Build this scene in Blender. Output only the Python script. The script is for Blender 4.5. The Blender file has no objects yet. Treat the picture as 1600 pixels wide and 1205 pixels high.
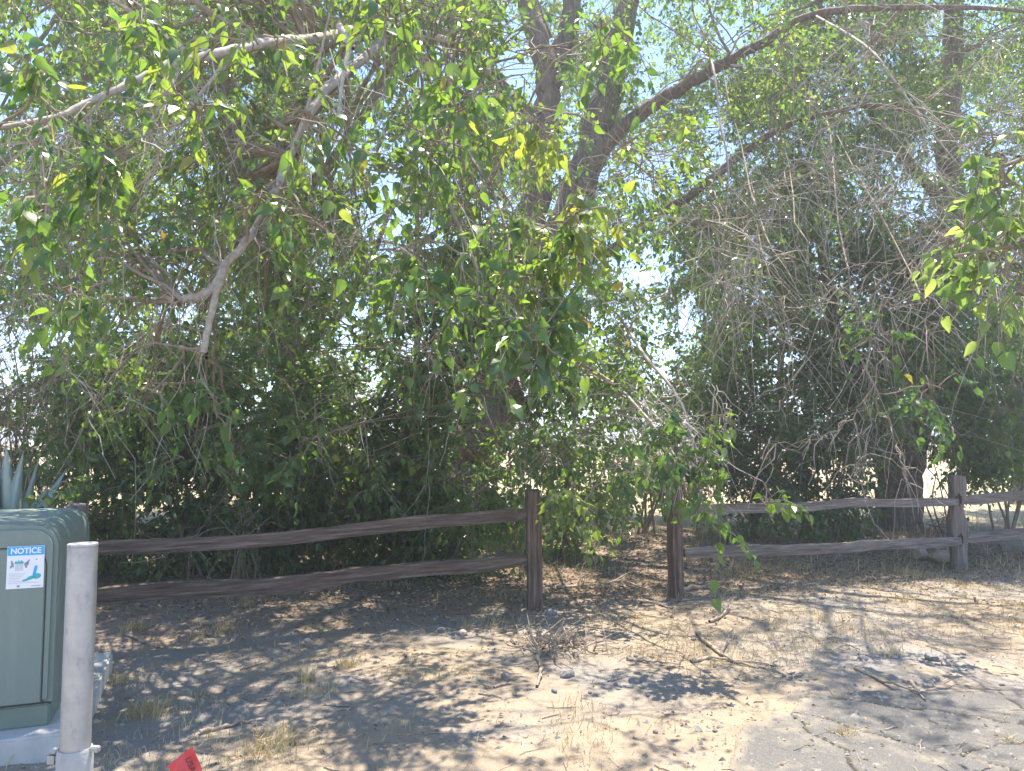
import bpy, bmesh, math, random
import numpy as np
from mathutils import Vector, Matrix

random.seed(7)
rng = np.random.default_rng(11)
C = bpy.context.scene.collection

# ------------------------------------------------------------------ camera, sky, sun, exposure
FPX, EYE, PITCH = 1203.0, 1.57, math.radians(3.93)
cam_d = bpy.data.cameras.new('camera'); cam = bpy.data.objects.new('camera', cam_d); C.objects.link(cam)
cam_d.sensor_fit = 'HORIZONTAL'; cam_d.sensor_width = 36.0; cam_d.lens = 36.0 * FPX / 1600.0
cam_d.clip_start = 0.05; cam_d.clip_end = 3000
cam.location = (0, 0, EYE); cam.rotation_euler = (math.radians(90) + PITCH, 0, 0)
bpy.context.scene.camera = cam

SUN_AZ, SUN_EL = math.radians(18), math.radians(73)
W = bpy.data.worlds.new('World'); bpy.context.scene.world = W; W.use_nodes = True
wn = W.node_tree; wn.nodes.clear()
sky = wn.nodes.new('ShaderNodeTexSky'); sky.sky_type = 'NISHITA'; sky.sun_disc = False
sky.sun_elevation = SUN_EL; sky.sun_rotation = SUN_AZ; sky.air_density = 1.0; sky.dust_density = .15; sky.ozone_density = 4.0; sky.altitude = 800
bg = wn.nodes.new('ShaderNodeBackground'); bg.inputs[1].default_value = 0.092
wo = wn.nodes.new('ShaderNodeOutputWorld')
wn.links.new(sky.outputs[0], bg.inputs[0]); wn.links.new(bg.outputs[0], wo.inputs[0])
sd = bpy.data.lights.new('sun', 'SUN'); sd.energy = 3.2; sd.angle = math.radians(0.55); sd.color = (1.0, 0.905, 0.765)
sun = bpy.data.objects.new('sun', sd); C.objects.link(sun)
S = Vector((math.sin(SUN_AZ) * math.cos(SUN_EL), math.cos(SUN_AZ) * math.cos(SUN_EL), math.sin(SUN_EL)))
sun.rotation_euler = S.to_track_quat('Z', 'Y').to_euler(); sun.location = S * 40
vs = bpy.context.scene.view_settings
vs.view_transform = 'Standard'; vs.look = 'None'; vs.gamma = 1.0; vs.use_curve_mapping = False; vs.exposure = 2.28
cy = bpy.context.scene.cycles
cy.max_bounces = 8; cy.transmission_bounces = 6; cy.diffuse_bounces = 5; cy.glossy_bounces = 3

# ------------------------------------------------------------------ helpers
ca, sa = math.cos(PITCH), math.sin(PITCH)
def ray(px, py):
    u, v = (px - 800) / FPX, (602.5 - py) / FPX
    return np.array([u, ca - v * sa, sa + v * ca])
def P(px, py, Y):                    # point at distance Y ahead of the photographer
    d = ray(px, py); return np.array([0, 0, EYE]) + d * (Y / d[1])
def Zp(px, py, z):                   # point at height z
    d = ray(px, py); return np.array([0, 0, EYE]) + d * ((z - EYE) / d[2])
def proj(p):
    x, y, z = p[..., 0], p[..., 1], p[..., 2] - EYE
    dep = y * ca + z * sa; up = -y * sa + z * ca
    return 800 + FPX * x / dep, 602.5 - FPX * up / dep, dep
def norm(a): return a / np.maximum(np.linalg.norm(a, axis=-1, keepdims=True), 1e-9)

_tab = np.random.default_rng(3).random((8, 256, 256))
def vnoise(x, y, s, k=0):
    x = np.asarray(x, float) / s + 91.3 + k * 17; y = np.asarray(y, float) / s + 57.7 + k * 31
    ix, iy = np.floor(x).astype(int), np.floor(y).astype(int); fx, fy = x - ix, y - iy
    fx = fx * fx * (3 - 2 * fx); fy = fy * fy * (3 - 2 * fy); t = _tab[k % 8]
    g = lambda a, b: t[(ix + a) & 255, (iy + b) & 255]
    return (g(0, 0) * (1 - fx) + g(1, 0) * fx) * (1 - fy) + (g(0, 1) * (1 - fx) + g(1, 1) * fx) * fy - .5

def mesh_np(name, V, quads=None, tris=None, smooth=False, tint=None, mats=()):
    me = bpy.data.meshes.new(name); V = np.asarray(V, np.float32)
    qs = np.zeros((0, 4), np.int32) if quads is None else np.asarray(quads, np.int32)
    ts = np.zeros((0, 3), np.int32) if tris is None else np.asarray(tris, np.int32)
    me.vertices.add(len(V)); me.vertices.foreach_set('co', V.ravel())
    me.loops.add(qs.size + ts.size); me.loops.foreach_set('vertex_index', np.concatenate([qs.ravel(), ts.ravel()]))
    n = len(qs) + len(ts); me.polygons.add(n)
    st = np.concatenate([np.arange(len(qs)) * 4, len(qs) * 4 + np.arange(len(ts)) * 3]).astype(np.int32)
    me.polygons.foreach_set('loop_start', st)
    me.polygons.foreach_set('use_smooth', np.full(n, smooth))
    if tint is not None:
        at = me.attributes.new('tint', 'FLOAT', 'POINT'); at.data.foreach_set('value', np.asarray(tint, np.float32))
    for m in mats: me.materials.append(m)
    me.update(calc_edges=True); me.validate()
    return me

def link(name, data, parent=None, kind=None, label=None):
    o = bpy.data.objects.new(name, data); C.objects.link(o)
    if parent is not None: o.parent = parent
    if kind: o['kind'] = kind
    if label: o['label'] = label
    return o
def tag(o, label, cat, group=None):
    o['label'] = label; o['category'] = cat
    if group: o['group'] = group
    return o
def thing(name, label, cat, loc=(0, 0, 0), group=None, rz=0):
    o = bpy.data.objects.new(name, None); C.objects.link(o); o.location = loc; o.rotation_euler = (0, 0, rz)
    o.empty_display_size = .1
    return tag(o, label, cat, group)

def tubes(Pt, R, sides):             # Pt (B,N,3)  R (B,N) -> verts, quads
    B, N, _ = Pt.shape
    T = norm(np.gradient(Pt, axis=1))
    m = np.abs(T.mean(axis=1)); ref = np.zeros((B, 3)); ref[np.arange(B), m.argmin(axis=1)] = 1
    U = norm(np.cross(T, ref[:, None, :])); Vv = np.cross(T, U)
    a = np.arange(sides) * 2 * math.pi / sides
    V = Pt[:, :, None, :] + R[:, :, None, None] * (np.cos(a)[None, None, :, None] * U[:, :, None, :] + np.sin(a)[None, None, :, None] * Vv[:, :, None, :])
    i = np.arange(B * N * sides).reshape(B, N, sides); j = np.roll(i, -1, axis=2)
    q = np.stack([i[:, :-1], j[:, :-1], j[:, 1:], i[:, 1:]], axis=-1).reshape(-1, 4)
    return V.reshape(-1, 3), q
class Acc:                           # collects quads of many tubes / leaves into one mesh
    def __init__(s): s.V, s.Q, s.T, s.n = [], [], [], 0
    def add(s, V, q, tint=None):
        if len(V) == 0: return
        s.V.append(V); s.Q.append(q + s.n); s.n += len(V)
        s.T.append(np.zeros(len(V)) if tint is None else tint)
    def mesh(s, name, mats, smooth=False, off=(0, 0, 0)):
        return mesh_np(name, np.concatenate(s.V) - np.array(off), np.concatenate(s.Q), smooth=smooth, tint=np.concatenate(s.T), mats=mats)
def spline(pts, n):                  # Catmull-Rom through (k,d) points
    p = np.asarray(pts, float)
    p = np.vstack([2 * p[0] - p[1], p, 2 * p[-1] - p[-2]])
    k = len(p) - 3; t = np.linspace(0, k - 1e-6, n); i = t.astype(int); f = (t - i)[:, None]
    a, b, c, d = p[i], p[i + 1], p[i + 2], p[i + 3]
    return .5 * (2 * b + (c - a) * f + (2 * a - 5 * b + 4 * c - d) * f ** 2 + (3 * b - a - 3 * c + d) * f ** 3)

# ------------------------------------------------------------------ materials
def mat(name):
    m = bpy.data.materials.new(name); m.use_nodes = True; n = m.node_tree; n.nodes.clear()
    out = n.nodes.new('ShaderNodeOutputMaterial'); b = n.nodes.new('ShaderNodeBsdfPrincipled')
    n.links.new(b.outputs[0], out.inputs[0]); return m, n, b, out
def N(n, t, **kw):
    x = n.nodes.new(t)
    for k, v in kw.items():
        if hasattr(x, k) and not isinstance(k, int): setattr(x, k, v)
    return x
def ramp(n, fac, stops):
    r = n.nodes.new('ShaderNodeValToRGB'); e = r.color_ramp.elements
    while len(e) < len(stops): e.new(.5)
    for el, (p, c) in zip(e, stops): el.position = p; el.color = (*c, 1)
    n.links.new(fac, r.inputs[0]); return r.outputs[0]
def noise(n, scale, detail=4, rough=.6, vec=None, stretch=None):
    t = n.nodes.new('ShaderNodeTexNoise'); t.inputs['Scale'].default_value = scale
    t.inputs['Detail'].default_value = detail; t.inputs['Roughness'].default_value = rough
    co = n.nodes.new('ShaderNodeTexCoord').outputs['Object'] if vec is None else vec
    if stretch:
        mp = n.nodes.new('ShaderNodeMapping'); mp.inputs['Scale'].default_value = stretch
        n.links.new(co, mp.inputs[0]); co = mp.outputs[0]
    n.links.new(co, t.inputs['Vector']); return t.outputs[0]
def bump(n, b, h, strength, dist):
    x = n.nodes.new('ShaderNodeBump'); x.inputs['Strength'].default_value = strength; x.inputs['Distance'].default_value = dist
    n.links.new(h, x.inputs['Height']); n.links.new(x.outputs[0], b.inputs['Normal'])
def mixc(n, f, a, b):
    x = n.nodes.new('ShaderNodeMix'); x.data_type = 'RGBA'
    for sock, v in ((x.inputs[0], f), (x.inputs[6], a), (x.inputs[7], b)):
        if isinstance(v, (int, float)): sock.default_value = v
        elif isinstance(v, tuple): sock.default_value = (*v, 1)
        else: n.links.new(v, sock)
    return x.outputs[2]
def math_(n, op, a, b=0.0):
    x = n.nodes.new('ShaderNodeMath'); x.operation = op
    for s, v in ((x.inputs[0], a), (x.inputs[1], b)):
        if isinstance(v, (int, float)): s.default_value = v
        else: n.links.new(v, s)
    return x.outputs[0]
def maprange(n, v, a, b):
    x = n.nodes.new('ShaderNodeMapRange'); x.inputs[1].default_value = a; x.inputs[2].default_value = b
    n.links.new(v, x.inputs[0]); return x.outputs[0]

def leaf_mat(name, by_object, stops, tstops, trans=.46, rough=.3):
    m, n, b, out = mat(name)
    if by_object: f = n.nodes.new('ShaderNodeObjectInfo').outputs['Random']
    else:
        a = n.nodes.new('ShaderNodeAttribute'); a.attribute_name = 'tint'; f = a.outputs['Fac']
    n.links.new(ramp(n, f, stops), b.inputs['Base Color']); b.inputs['Roughness'].default_value = rough
    b.inputs['Specular IOR Level'].default_value = .7
    t = n.nodes.new('ShaderNodeBsdfTranslucent'); n.links.new(ramp(n, f, tstops), t.inputs[0])
    mx = n.nodes.new('ShaderNodeMixShader'); mx.inputs[0].default_value = trans
    n.links.new(b.outputs[0], mx.inputs[1]); n.links.new(t.outputs[0], mx.inputs[2]); n.links.new(mx.outputs[0], out.inputs[0])
    return m
G_ST = [(0, (.042, .085, .034)), (.45, (.066, .118, .038)), (.8, (.105, .15, .04)), (.95, (.13, .17, .045)), (.985, (.32, .25, .05)), (1, (.22, .13, .06))]
G_TR = [(0, (.11, .24, .035)), (.45, (.21, .39, .04)), (.8, (.36, .52, .05)), (.95, (.48, .56, .06)), (.985, (.65, .45, .05)), (1, (.3, .16, .06))]
M_fol = leaf_mat('foliage_green', False, G_ST, G_TR)
M_leaf = leaf_mat('leaf_green', True, G_ST, G_TR)
Y_ST = [(0, (.07, .13, .035)), (.6, (.11, .18, .045)), (1, (.17, .22, .06))]
Y_TR = [(0, (.24, .42, .07)), (.6, (.36, .52, .09)), (1, (.48, .58, .12))]
M_yleaf = leaf_mat('leaf_yellow_green', True, Y_ST, Y_TR, .5)
M_yfol = leaf_mat('foliage_yellow_green', False, Y_ST, Y_TR, .5)
M_litter = leaf_mat('dry_litter', False, [(0, (.10, .065, .04)), (.5, (.22, .15, .09)), (1, (.42, .33, .22))], [(0, (.1, .06, .03)), (1, (.3, .2, .1))], .15, .8)
M_straw = leaf_mat('dry_straw', False, [(0, (.34, .25, .11)), (.6, (.52, .41, .2)), (1, (.66, .56, .34))], [(0, (.4, .28, .1)), (1, (.6, .48, .22))], .25, .7)
M_agave = leaf_mat('agave_skin', False, [(0, (.22, .30, .27)), (1, (.34, .43, .38))], [(0, (.1, .2, .12)), (1, (.1, .2, .12))], .05, .5)
M_flower = leaf_mat('pink_petals', False, [(0, (.62, .12, .14)), (1, (.75, .3, .2))], [(0, (.7, .12, .12)), (1, (.8, .3, .2))], .4, .6)

def wood_mat(name, c0, c1, c2, stretch, scale, bstr, bdist, rough=.85):
    m, n, b, out = mat(name)
    g = noise(n, scale, 6, .65, stretch=stretch); big = noise(n, 2.5, 3)
    col = ramp(n, g, [(.3, c0), (.52, c1), (.72, c2)])
    col = mixc(n, math_(n, 'MULTIPLY', big, .5), col, c0)
    n.links.new(col, b.inputs['Base Color']); b.inputs['Roughness'].default_value = rough
    b.inputs['Specular IOR Level'].default_value = .25
    bump(n, b, g, bstr, bdist); return m
M_bark = wood_mat('cottonwood_bark', (.08, .064, .052), (.205, .165, .135), (.36, .30, .25), (7, 7, 1.1), 3.0, 1.0, .04)
M_twig = wood_mat('living_twig', (.15, .115, .08), (.27, .22, .165), (.40, .34, .27), (1, 1, 1), 8, .3, .003)
M_dead = wood_mat('dead_grey_wood', (.26, .22, .185), (.42, .37, .32), (.56, .51, .45), (3, 3, 3), 9, .6, .006)
M_rail = wood_mat('stained_rail_wood', (.045, .033, .03), (.165, .12, .095), (.34, .265, .22), (1.2, 22, 22), 2.2, .9, .012)
M_post = wood_mat('stained_post_wood', (.045, .031, .027), (.17, .116, .09), (.34, .25, .205), (20, 20, 1.2), 2.4, .9, .012)
M_grail = wood_mat('weathered_rail_wood', (.07, .057, .05), (.205, .175, .155), (.37, .33, .30), (1.2, 22, 22), 2.2, .9, .012)
M_gpost = wood_mat('weathered_post_wood', (.085, .07, .06), (.2, .17, .15), (.33, .29, .26), (18, 18, 1.2), 2.4, 1, .015)

# ground
m, n, b, out = mat('desert_soil'); M_ground = m
pos = n.nodes.new('ShaderNodeNewGeometry').outputs['Position']
sep = n.nodes.new('ShaderNodeSeparateXYZ'); n.links.new(pos, sep.inputs[0])
n1 = noise(n, .55, 5, .6, pos); n2 = noise(n, 2.3, 5, .65, pos); n3 = noise(n, 38, 4, .7, pos); n4 = noise(n, 150, 3, .7, pos); n5 = noise(n, 9, 5, .7, pos)
soil = mixc(n, ramp(n, n2, [(.35, (0, 0, 0)), (.65, (1, 1, 1))]), (.275, .22, .165), (.36, .285, .20))
grey = mixc(n, maprange(n, n1, .46, .60), soil, (.265, .245, .225))
straw = mixc(n, maprange(n, math_(n, 'ADD', n2, math_(n, 'MULTIPLY', n5, .5)), .82, 1.02), grey, (.37, .295, .18))
# leaf duff under the trees, pale sunburnt field beyond
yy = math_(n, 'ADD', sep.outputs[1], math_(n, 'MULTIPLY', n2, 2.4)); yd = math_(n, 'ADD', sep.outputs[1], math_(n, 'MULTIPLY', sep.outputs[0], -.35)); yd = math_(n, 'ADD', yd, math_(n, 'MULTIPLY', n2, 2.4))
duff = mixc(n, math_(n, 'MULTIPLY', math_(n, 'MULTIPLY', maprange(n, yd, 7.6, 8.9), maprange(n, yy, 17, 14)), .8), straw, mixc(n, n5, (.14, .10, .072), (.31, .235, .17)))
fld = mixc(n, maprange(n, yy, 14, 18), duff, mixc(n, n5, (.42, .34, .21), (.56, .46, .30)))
spk = mixc(n, maprange(n, n3, .56, .70), fld, (.22, .195, .175))
spk = mixc(n, maprange(n, n4, .60, .74), spk, (.44, .41, .37))
spk = mixc(n, math_(n, 'MULTIPLY', maprange(n, n4, .44, .34), .7), spk, (.13, .11, .095))
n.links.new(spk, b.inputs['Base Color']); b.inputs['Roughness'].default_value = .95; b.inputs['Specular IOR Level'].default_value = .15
bump(n, b, math_(n, 'ADD', math_(n, 'MULTIPLY', n3, 1.0), math_(n, 'MULTIPLY', n4, .6)), .8, .016)

m, n, b, out = mat('worn_asphalt'); M_asph = m
pos = n.nodes.new('ShaderNodeNewGeometry').outputs['Position']
a1 = noise(n, 1.6, 4, .6, pos); a3 = noise(n, 60, 4, .7, pos); a4 = noise(n, 190, 2, .7, pos); a5 = noise(n, 5, 5, .7, pos)
col = mixc(n, a1, (.115, .112, .108), (.18, .172, .16))
col = mixc(n, maprange(n, a5, .5, .68), col, (.30, .26, .20))
col = mixc(n, maprange(n, a3, .52, .66), col, (.17, .16, .15)); col = mixc(n, maprange(n, a4, .56, .70), col, (.36, .345, .32))
at = n.nodes.new('ShaderNodeAttribute'); at.attribute_name = 'tint'
dst = math_(n, 'ADD', at.outputs['Fac'], math_(n, 'MULTIPLY', math_(n, 'SUBTRACT', a5, .5), 1.6)); soilc = mixc(n, maprange(n, a3, .5, .7), (.36, .30, .23), (.23, .20, .17))
col = mixc(n, maprange(n, dst, .12, .6), soilc, col); col = mixc(n, maprange(n, at.outputs['Fac'], 1.3, 2.3), col, (.075, .065, .055))
n.links.new(col, b.inputs['Base Color']); b.inputs['Roughness'].default_value = .85; b.inputs['Specular IOR Level'].default_value = .3
bump(n, b, math_(n, 'ADD', a3, math_(n, 'MULTIPLY', a4, .6)), 1.0, .016)

def plain(name, c, rough=.6, metal=0, var=.15, scale=12, bstr=.15, spec=.5):
    m, n, b, out = mat(name); t = noise(n, scale, 5, .65)
    d = tuple(x * (1 - var) for x in c); e = tuple(min(1, x * (1 + var)) for x in c)
    n.links.new(mixc(n, maprange(n, t, .3, .7), d, e), b.inputs['Base Color'])
    b.inputs['Roughness'].default_value = rough; b.inputs['Metallic'].default_value = metal; b.inputs['Specular IOR Level'].default_value = spec
    bump(n, b, noise(n, scale * 8, 3), bstr, .002); return m
m, n, b, out = mat('cabinet_green_paint'); M_green = m
g0 = noise(n, 1.8, 5, .6); g1 = noise(n, 5, 5, .7, stretch=(3, 3, .25)); g2 = noise(n, 60, 4, .7)
c = mixc(n, g0, (.155, .205, .178), (.205, .25, .222)); c = mixc(n, math_(n, 'MULTIPLY', maprange(n, g1, .5, .75), .45), c, (.27, .29, .26)); c = mixc(n, maprange(n, g2, .66, .74), c, (.10, .13, .115))
n.links.new(c, b.inputs['Base Color']); n.links.new(maprange(n, g1, -.5, 1.3), b.inputs['Roughness']); bump(n, b, g0, .1, .01)
M_green2 = plain('cabinet_base_paint', (.14, .19, .155), .45, 0, .08, 5, .08)
M_seam = plain('dark_seam', (.03, .04, .035), .7)
M_conc = plain('pale_concrete', (.46, .45, .43), .85, 0, .12, 7, .5)
M_conc2 = plain('rough_concrete_collar', (.40, .395, .38), .9, 0, .2, 9, .9)
m, n, b, out = mat('galvanised_steel'); M_galv = m
v = n.nodes.new('ShaderNodeTexVoronoi'); v.inputs['Scale'].default_value = 16
n.links.new(n.nodes.new('ShaderNodeTexCoord').outputs['Object'], v.inputs['Vector'])
g1 = noise(n, 6, 5, .7); g2 = noise(n, 24, 4, .6, stretch=(1, 1, .35))
c = mixc(n, maprange(n, g1, .35, .65), (.33, .335, .345), (.47, .47, .465)); c = mixc(n, maprange(n, g2, .58, .74), c, (.24, .24, .24))
c = mixc(n, math_(n, 'MULTIPLY', v.outputs['Distance'], .5), c, (.5, .5, .5))
n.links.new(c, b.inputs['Base Color']); b.inputs['Metallic'].default_value = .72
n.links.new(maprange(n, g2, -.4, 1.2), b.inputs['Roughness']); bump(n, b, g2, .12, .004)
M_white = plain('sticker_white', (.80, .80, .82), .4, 0, .02); M_blue = plain('sticker_blue', (.02, .38, .72), .4, 0, .03)
M_teal = plain('sticker_teal', (.03, .42, .46), .4, 0, .03); M_ink = plain('sticker_grey_ink', (.28, .30, .33), .5, 0, .05); M_pale = plain('sticker_pale_grey', (.58, .61, .64), .5, 0, .05)
M_red = leaf_mat('red_flag_plastic', False, [(0, (.62, .045, .06)), (1, (.72, .08, .09))], [(0, (.8, .05, .05)), (1, (.8, .05, .05))], .3, .4)
M_dkink = plain('dark_red_ink', (.10, .012, .02), .5)
M_wire = plain('flag_wire', (.35, .35, .34), .4, .8)
M_stone = plain('grey_stone', (.19, .18, .175), .9, 0, .35, 14, .8); M_stone2 = plain('tan_stone', (.34, .27, .23), .9, 0, .25, 12, .8)
M_wildwood = wood_mat('ground_stick_wood', (.17, .13, .10), (.34, .28, .22), (.52, .46, .38), (4, 4, 4), 8, .5, .004)

# ------------------------------------------------------------------ ground and asphalt
AE = np.array([Zp(*p, 0)[:2] for p in [(1040, 1290), (1110, 1200), (1170, 1140), (1240, 1092), (1330, 1058), (1430, 1052), (1500, 1036), (1600, 1012), (1750, 985), (2000, 950)]])
def asph(x, y):                      # positive inside the asphalt (nearer than its ragged edge)
    e = np.interp(x, AE[:, 0], AE[:, 1], left=.4)
    return e - y + .22 * vnoise(x, y, .75, 1) + .22 * vnoise(x, y, .19, 2) + .10 * vnoise(x, y, .07, 3)
def sstep(a, b, t):
    t = np.clip((t - a) / (b - a), 0, 1); return t * t * (3 - 2 * t)
def hg(x, y):
    x = np.asarray(x, float); y = np.asarray(y, float)
    f = 1 / (1 + np.maximum(y - 20, 0) * .05)
    h = (.075 * vnoise(x, y, 1.7, 4) + .03 * vnoise(x, y, .5, 5) + .017 * vnoise(x, y, .16, 6) + .008 * vnoise(x, y, .07, 7)) * f
    h = h + .1 * sstep(8.5, 12, y) * sstep(40, 20, y) * (vnoise(x, y, 3, 2) + .5)
    return h * (1 - .85 * sstep(-.25, .1, asph(x, y))) - .02 * sstep(-.05, .15, asph(x, y))
xs = np.concatenate([-np.geomspace(4.6, 500, 46)[::-1], np.arange(-4.55, 7.2, .042), np.geomspace(7.25, 500, 44)])
ys = np.concatenate([[-60, -20, -6, -2, 0, .8], np.arange(1.4, 8.2, .042), np.arange(8.25, 13, .07), np.geomspace(13.1, 900, 60)])
X, Y = np.meshgrid(xs, ys); Z = hg(X, Y)
idx = np.arange(X.size).reshape(X.shape)
q = np.stack([idx[:-1, :-1], idx[:-1, 1:], idx[1:, 1:], idx[1:, :-1]], -1).reshape(-1, 4)
link('ground', mesh_np('ground', np.stack([X, Y, Z], -1).reshape(-1, 3), q, smooth=True, mats=[M_ground]), kind='structure')

xs = np.arange(-1.2, 5.2, .02); ys = np.arange(1.7, 4.9, .02)
X, Y = np.meshgrid(xs, ys); mk = asph(X, Y)
seeds = np.stack([rng.uniform(-1.6, 6.4, 75), rng.uniform(1.2, 5, 75)], -1)
wx = X + .10 * vnoise(X, Y, .35, 3) + .04 * vnoise(X, Y, .09, 4); wy = Y + .10 * vnoise(X, Y, .35, 5) + .04 * vnoise(X, Y, .09, 6)
wx += .05 * vnoise(X, Y, .14, 1); wy += .05 * vnoise(X, Y, .14, 2); d1 = np.full(X.shape, 9.); d2 = d1.copy(); i1 = np.zeros(X.shape, int); i2 = i1.copy(); tilt = np.zeros(X.shape)
for k, s in enumerate(seeds):
    d = np.hypot(wx - s[0], wy - s[1]); near = d < d1; sec = ~near & (d < d2)
    i2 = np.where(near, i1, np.where(sec, k, i2)); i1 = np.where(near, k, i1); d2 = np.where(near, d1, np.where(sec, d, d2)); d1 = np.where(near, d, d1); tilt = np.where(near, (k * 37 % 11) / 11 - .5, tilt)
edge = (d2 ** 2 - d1 ** 2) / (2 * np.linalg.norm(seeds[i1] - seeds[i2], axis=-1) + 1e-6)
crack = (1 - sstep(.004, .017, edge)) * sstep(.02, .22, vnoise(X, Y, 1.1, 7) + .12 + .30)
Z = -.04 + .055 * sstep(-.03, .09, mk) + .006 * vnoise(X, Y, .5, 2) + .004 * vnoise(X, Y, .05, 1) + .006 * tilt * sstep(.3, 1.4, X) - .014 * crack
idx = np.arange(X.size).reshape(X.shape)
q = np.stack([idx[:-1, :-1], idx[:-1, 1:], idx[1:, 1:], idx[1:, :-1]], -1).reshape(-1, 4)
qm = mk.ravel()[q].max(axis=1) > -.06; q = q[qm]
u, inv = np.unique(q, return_inverse=True); V = np.stack([X, Y, Z], -1).reshape(-1, 3)[u]
link('asphalt_pavement', mesh_np('asphalt_pavement', V, inv.reshape(-1, 4), smooth=True, tint=sstep(-.02, .40, mk.ravel()[u]) + 2 * (crack * (mk > .05)).ravel()[u], mats=[M_asph]), kind='structure')

# ------------------------------------------------------------------ transformer cabinet on its concrete pad
RZ = math.radians(21.3); er = np.array([math.cos(RZ), math.sin(RZ), 0]); ed = np.array([-math.sin(RZ), math.cos(RZ), 0])
def bm_obj(name, bm, m, parent=None, smooth=False, label=None):
    me = bpy.data.meshes.new(name); bmesh.ops.recalc_face_normals(bm, faces=bm.faces)
    for f in bm.faces: f.smooth = smooth
    bm.to_mesh(me); bm.free(); me.materials.append(m); return link(name, me, parent, label=label)
def bx(bm, x0, x1, y0, y1, z0, z1, bev=0, seg=2):
    r = bmesh.ops.create_cube(bm, size=1)['verts']
    for v in r: v.co = Vector(((x0 + x1) / 2 + v.co.x * (x1 - x0), (y0 + y1) / 2 + v.co.y * (y1 - y0), (z0 + z1) / 2 + v.co.z * (z1 - z0)))
    if bev:
        ed_ = list({e for v in r for e in v.link_edges})
        bmesh.ops.bevel(bm, geom=ed_, offset=bev, segments=seg, affect='EDGES')
def box(name, m, parent, *a, bev=0, seg=2, label=None, smooth=False):
    bm = bmesh.new(); bx(bm, *a, bev=bev, seg=seg); return bm_obj(name, bm, m, parent, smooth, label)
fc = Zp(79, 1134, .10)               # front right foot of the cabinet on the pad
pad = box('concrete_pad', M_conc, None, -1.75, .135, -.14, 1.42, -.12, .10, bev=.012)
pad.location = (fc[0], fc[1], 0); pad.rotation_euler = (0, 0, RZ)
tag(pad, 'low pale concrete slab under the green utility cabinet', 'concrete pad')
tr = thing('transformer_cabinet', 'green steel utility transformer cabinet with a blue notice sticker on its front', 'utility cabinet', (fc[0], fc[1], .10), rz=RZ)
HB = 1.02
# shell: a front profile with round top corners, extruded backwards
def profile(x0, x1, z0, z1, rad, n=8):
    p = [(x0, z0), (x1, z0)]
    p += [(x1 - rad + rad * math.cos(a), z1 - rad + rad * math.sin(a)) for a in [k * math.pi / 2 / n for k in range(n + 1)]]
    return p + [(x0 + rad - rad * math.sin(a), z1 - rad + rad * math.cos(a)) for a in [k * math.pi / 2 / n for k in range(n + 1)]]
def extruded(name, pr, y0, y1, bev, m, parent):
    bm = bmesh.new(); f = bm.faces.new([bm.verts.new((x, y0, z)) for x, z in pr])
    ex = bmesh.ops.extrude_face_region(bm, geom=[f])
    for v in [g for g in ex['geom'] if isinstance(g, bmesh.types.BMVert)]: v.co.y = y1
    bmesh.ops.bevel(bm, geom=[e for e in bm.edges if abs(e.verts[0].co.y - e.verts[1].co.y) < 1e-5 and e.verts[0].co.y < y0 + 1e-4], offset=bev, segments=4, affect='EDGES')
    o = bm_obj(name, bm, m, parent, True); o.data.set_sharp_from_angle(angle=math.radians(62)); return o
extruded('cabinet_shell', profile(-1.5, 0, .115, HB, .12), 0, 1.12, .022, M_green, tr)
box('base_skirt', M_green2, tr, -1.492, -.008, .008, 1.112, 0, .112, bev=.008)
box('skirt_seam', M_seam, tr, -1.485, -.014, .013, 1.10, .111, .117)
# hinged front door with a rounded upper corner standing a little proud of the shell
extruded('front_door', profile(-1.45, -.05, .125, .905, .10), -.008, .004, .004, M_green, tr)
extruded('door_gap', profile(-1.455, -.043, .120, .912, .105), -.0012, .004, .0005, M_seam, tr)
box('door_hasp', M_green2, tr, -.80, -.74, -.03, -.004, .45, .56, bev=.006)
box('side_label', M_white, tr, .0005, .003, .62, .66, .76, .85)
box('recess_shade', M_seam, tr, -.62, -.40, .14, .17, HB - .002, HB + .004, bev=.002)  # raised dark plate; its colour stands for the shade inside a recess
box('side_flange', M_green2, tr, -.001, .012, 1.02, 1.05, .12, .93, bev=.003)
# notice sticker
stk = box('notice_sticker', M_white, tr, 0, .19, -.0135, -.0122, 0, .225); stk.location = (-.222, .0045, .705); stk.scale = (.87, 1, .95)
box('header_band', M_blue, stk, .002, .188, -.0147, -.0133, .176, .223)
def text_mesh(name, body, size, m, parent, loc, rot=(math.pi / 2, 0, 0), depth=.0004, bold=.0, sx=1.0, align='CENTER'):
    cu = bpy.data.curves.new(name, 'FONT'); cu.body = body; cu.size = size; cu.extrude = depth; cu.align_x = align; cu.align_y = 'CENTER'; cu.offset = bold
    t = bpy.data.objects.new(name, cu); C.objects.link(t)
    me = bpy.data.meshes.new_from_object(t.evaluated_get(bpy.context.evaluated_depsgraph_get()))
    bpy.data.objects.remove(t); me.name = name; me.materials.clear(); me.materials.append(m)
    o = link(name, me, parent); o.location = loc; o.rotation_euler = rot; o.scale = (sx, 1, 1); return o
text_mesh('notice_lettering', 'NOTICE', .042, M_white, stk, (.095, -.0153, .199), bold=.0012, sx=1.02)
def flat(name, m, polys, y=-.0146):  # thin printed shapes on the sticker
    bm = bmesh.new()
    for pl in polys:
        f = bm.faces.new([bm.verts.new((x, y, z)) for x, z in pl])
        ex = bmesh.ops.extrude_face_region(bm, geom=[f])
        for v in [g for g in ex['geom'] if isinstance(g, bmesh.types.BMVert)]: v.co.y += .0009
    return bm_obj(name, bm, m, stk)
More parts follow.
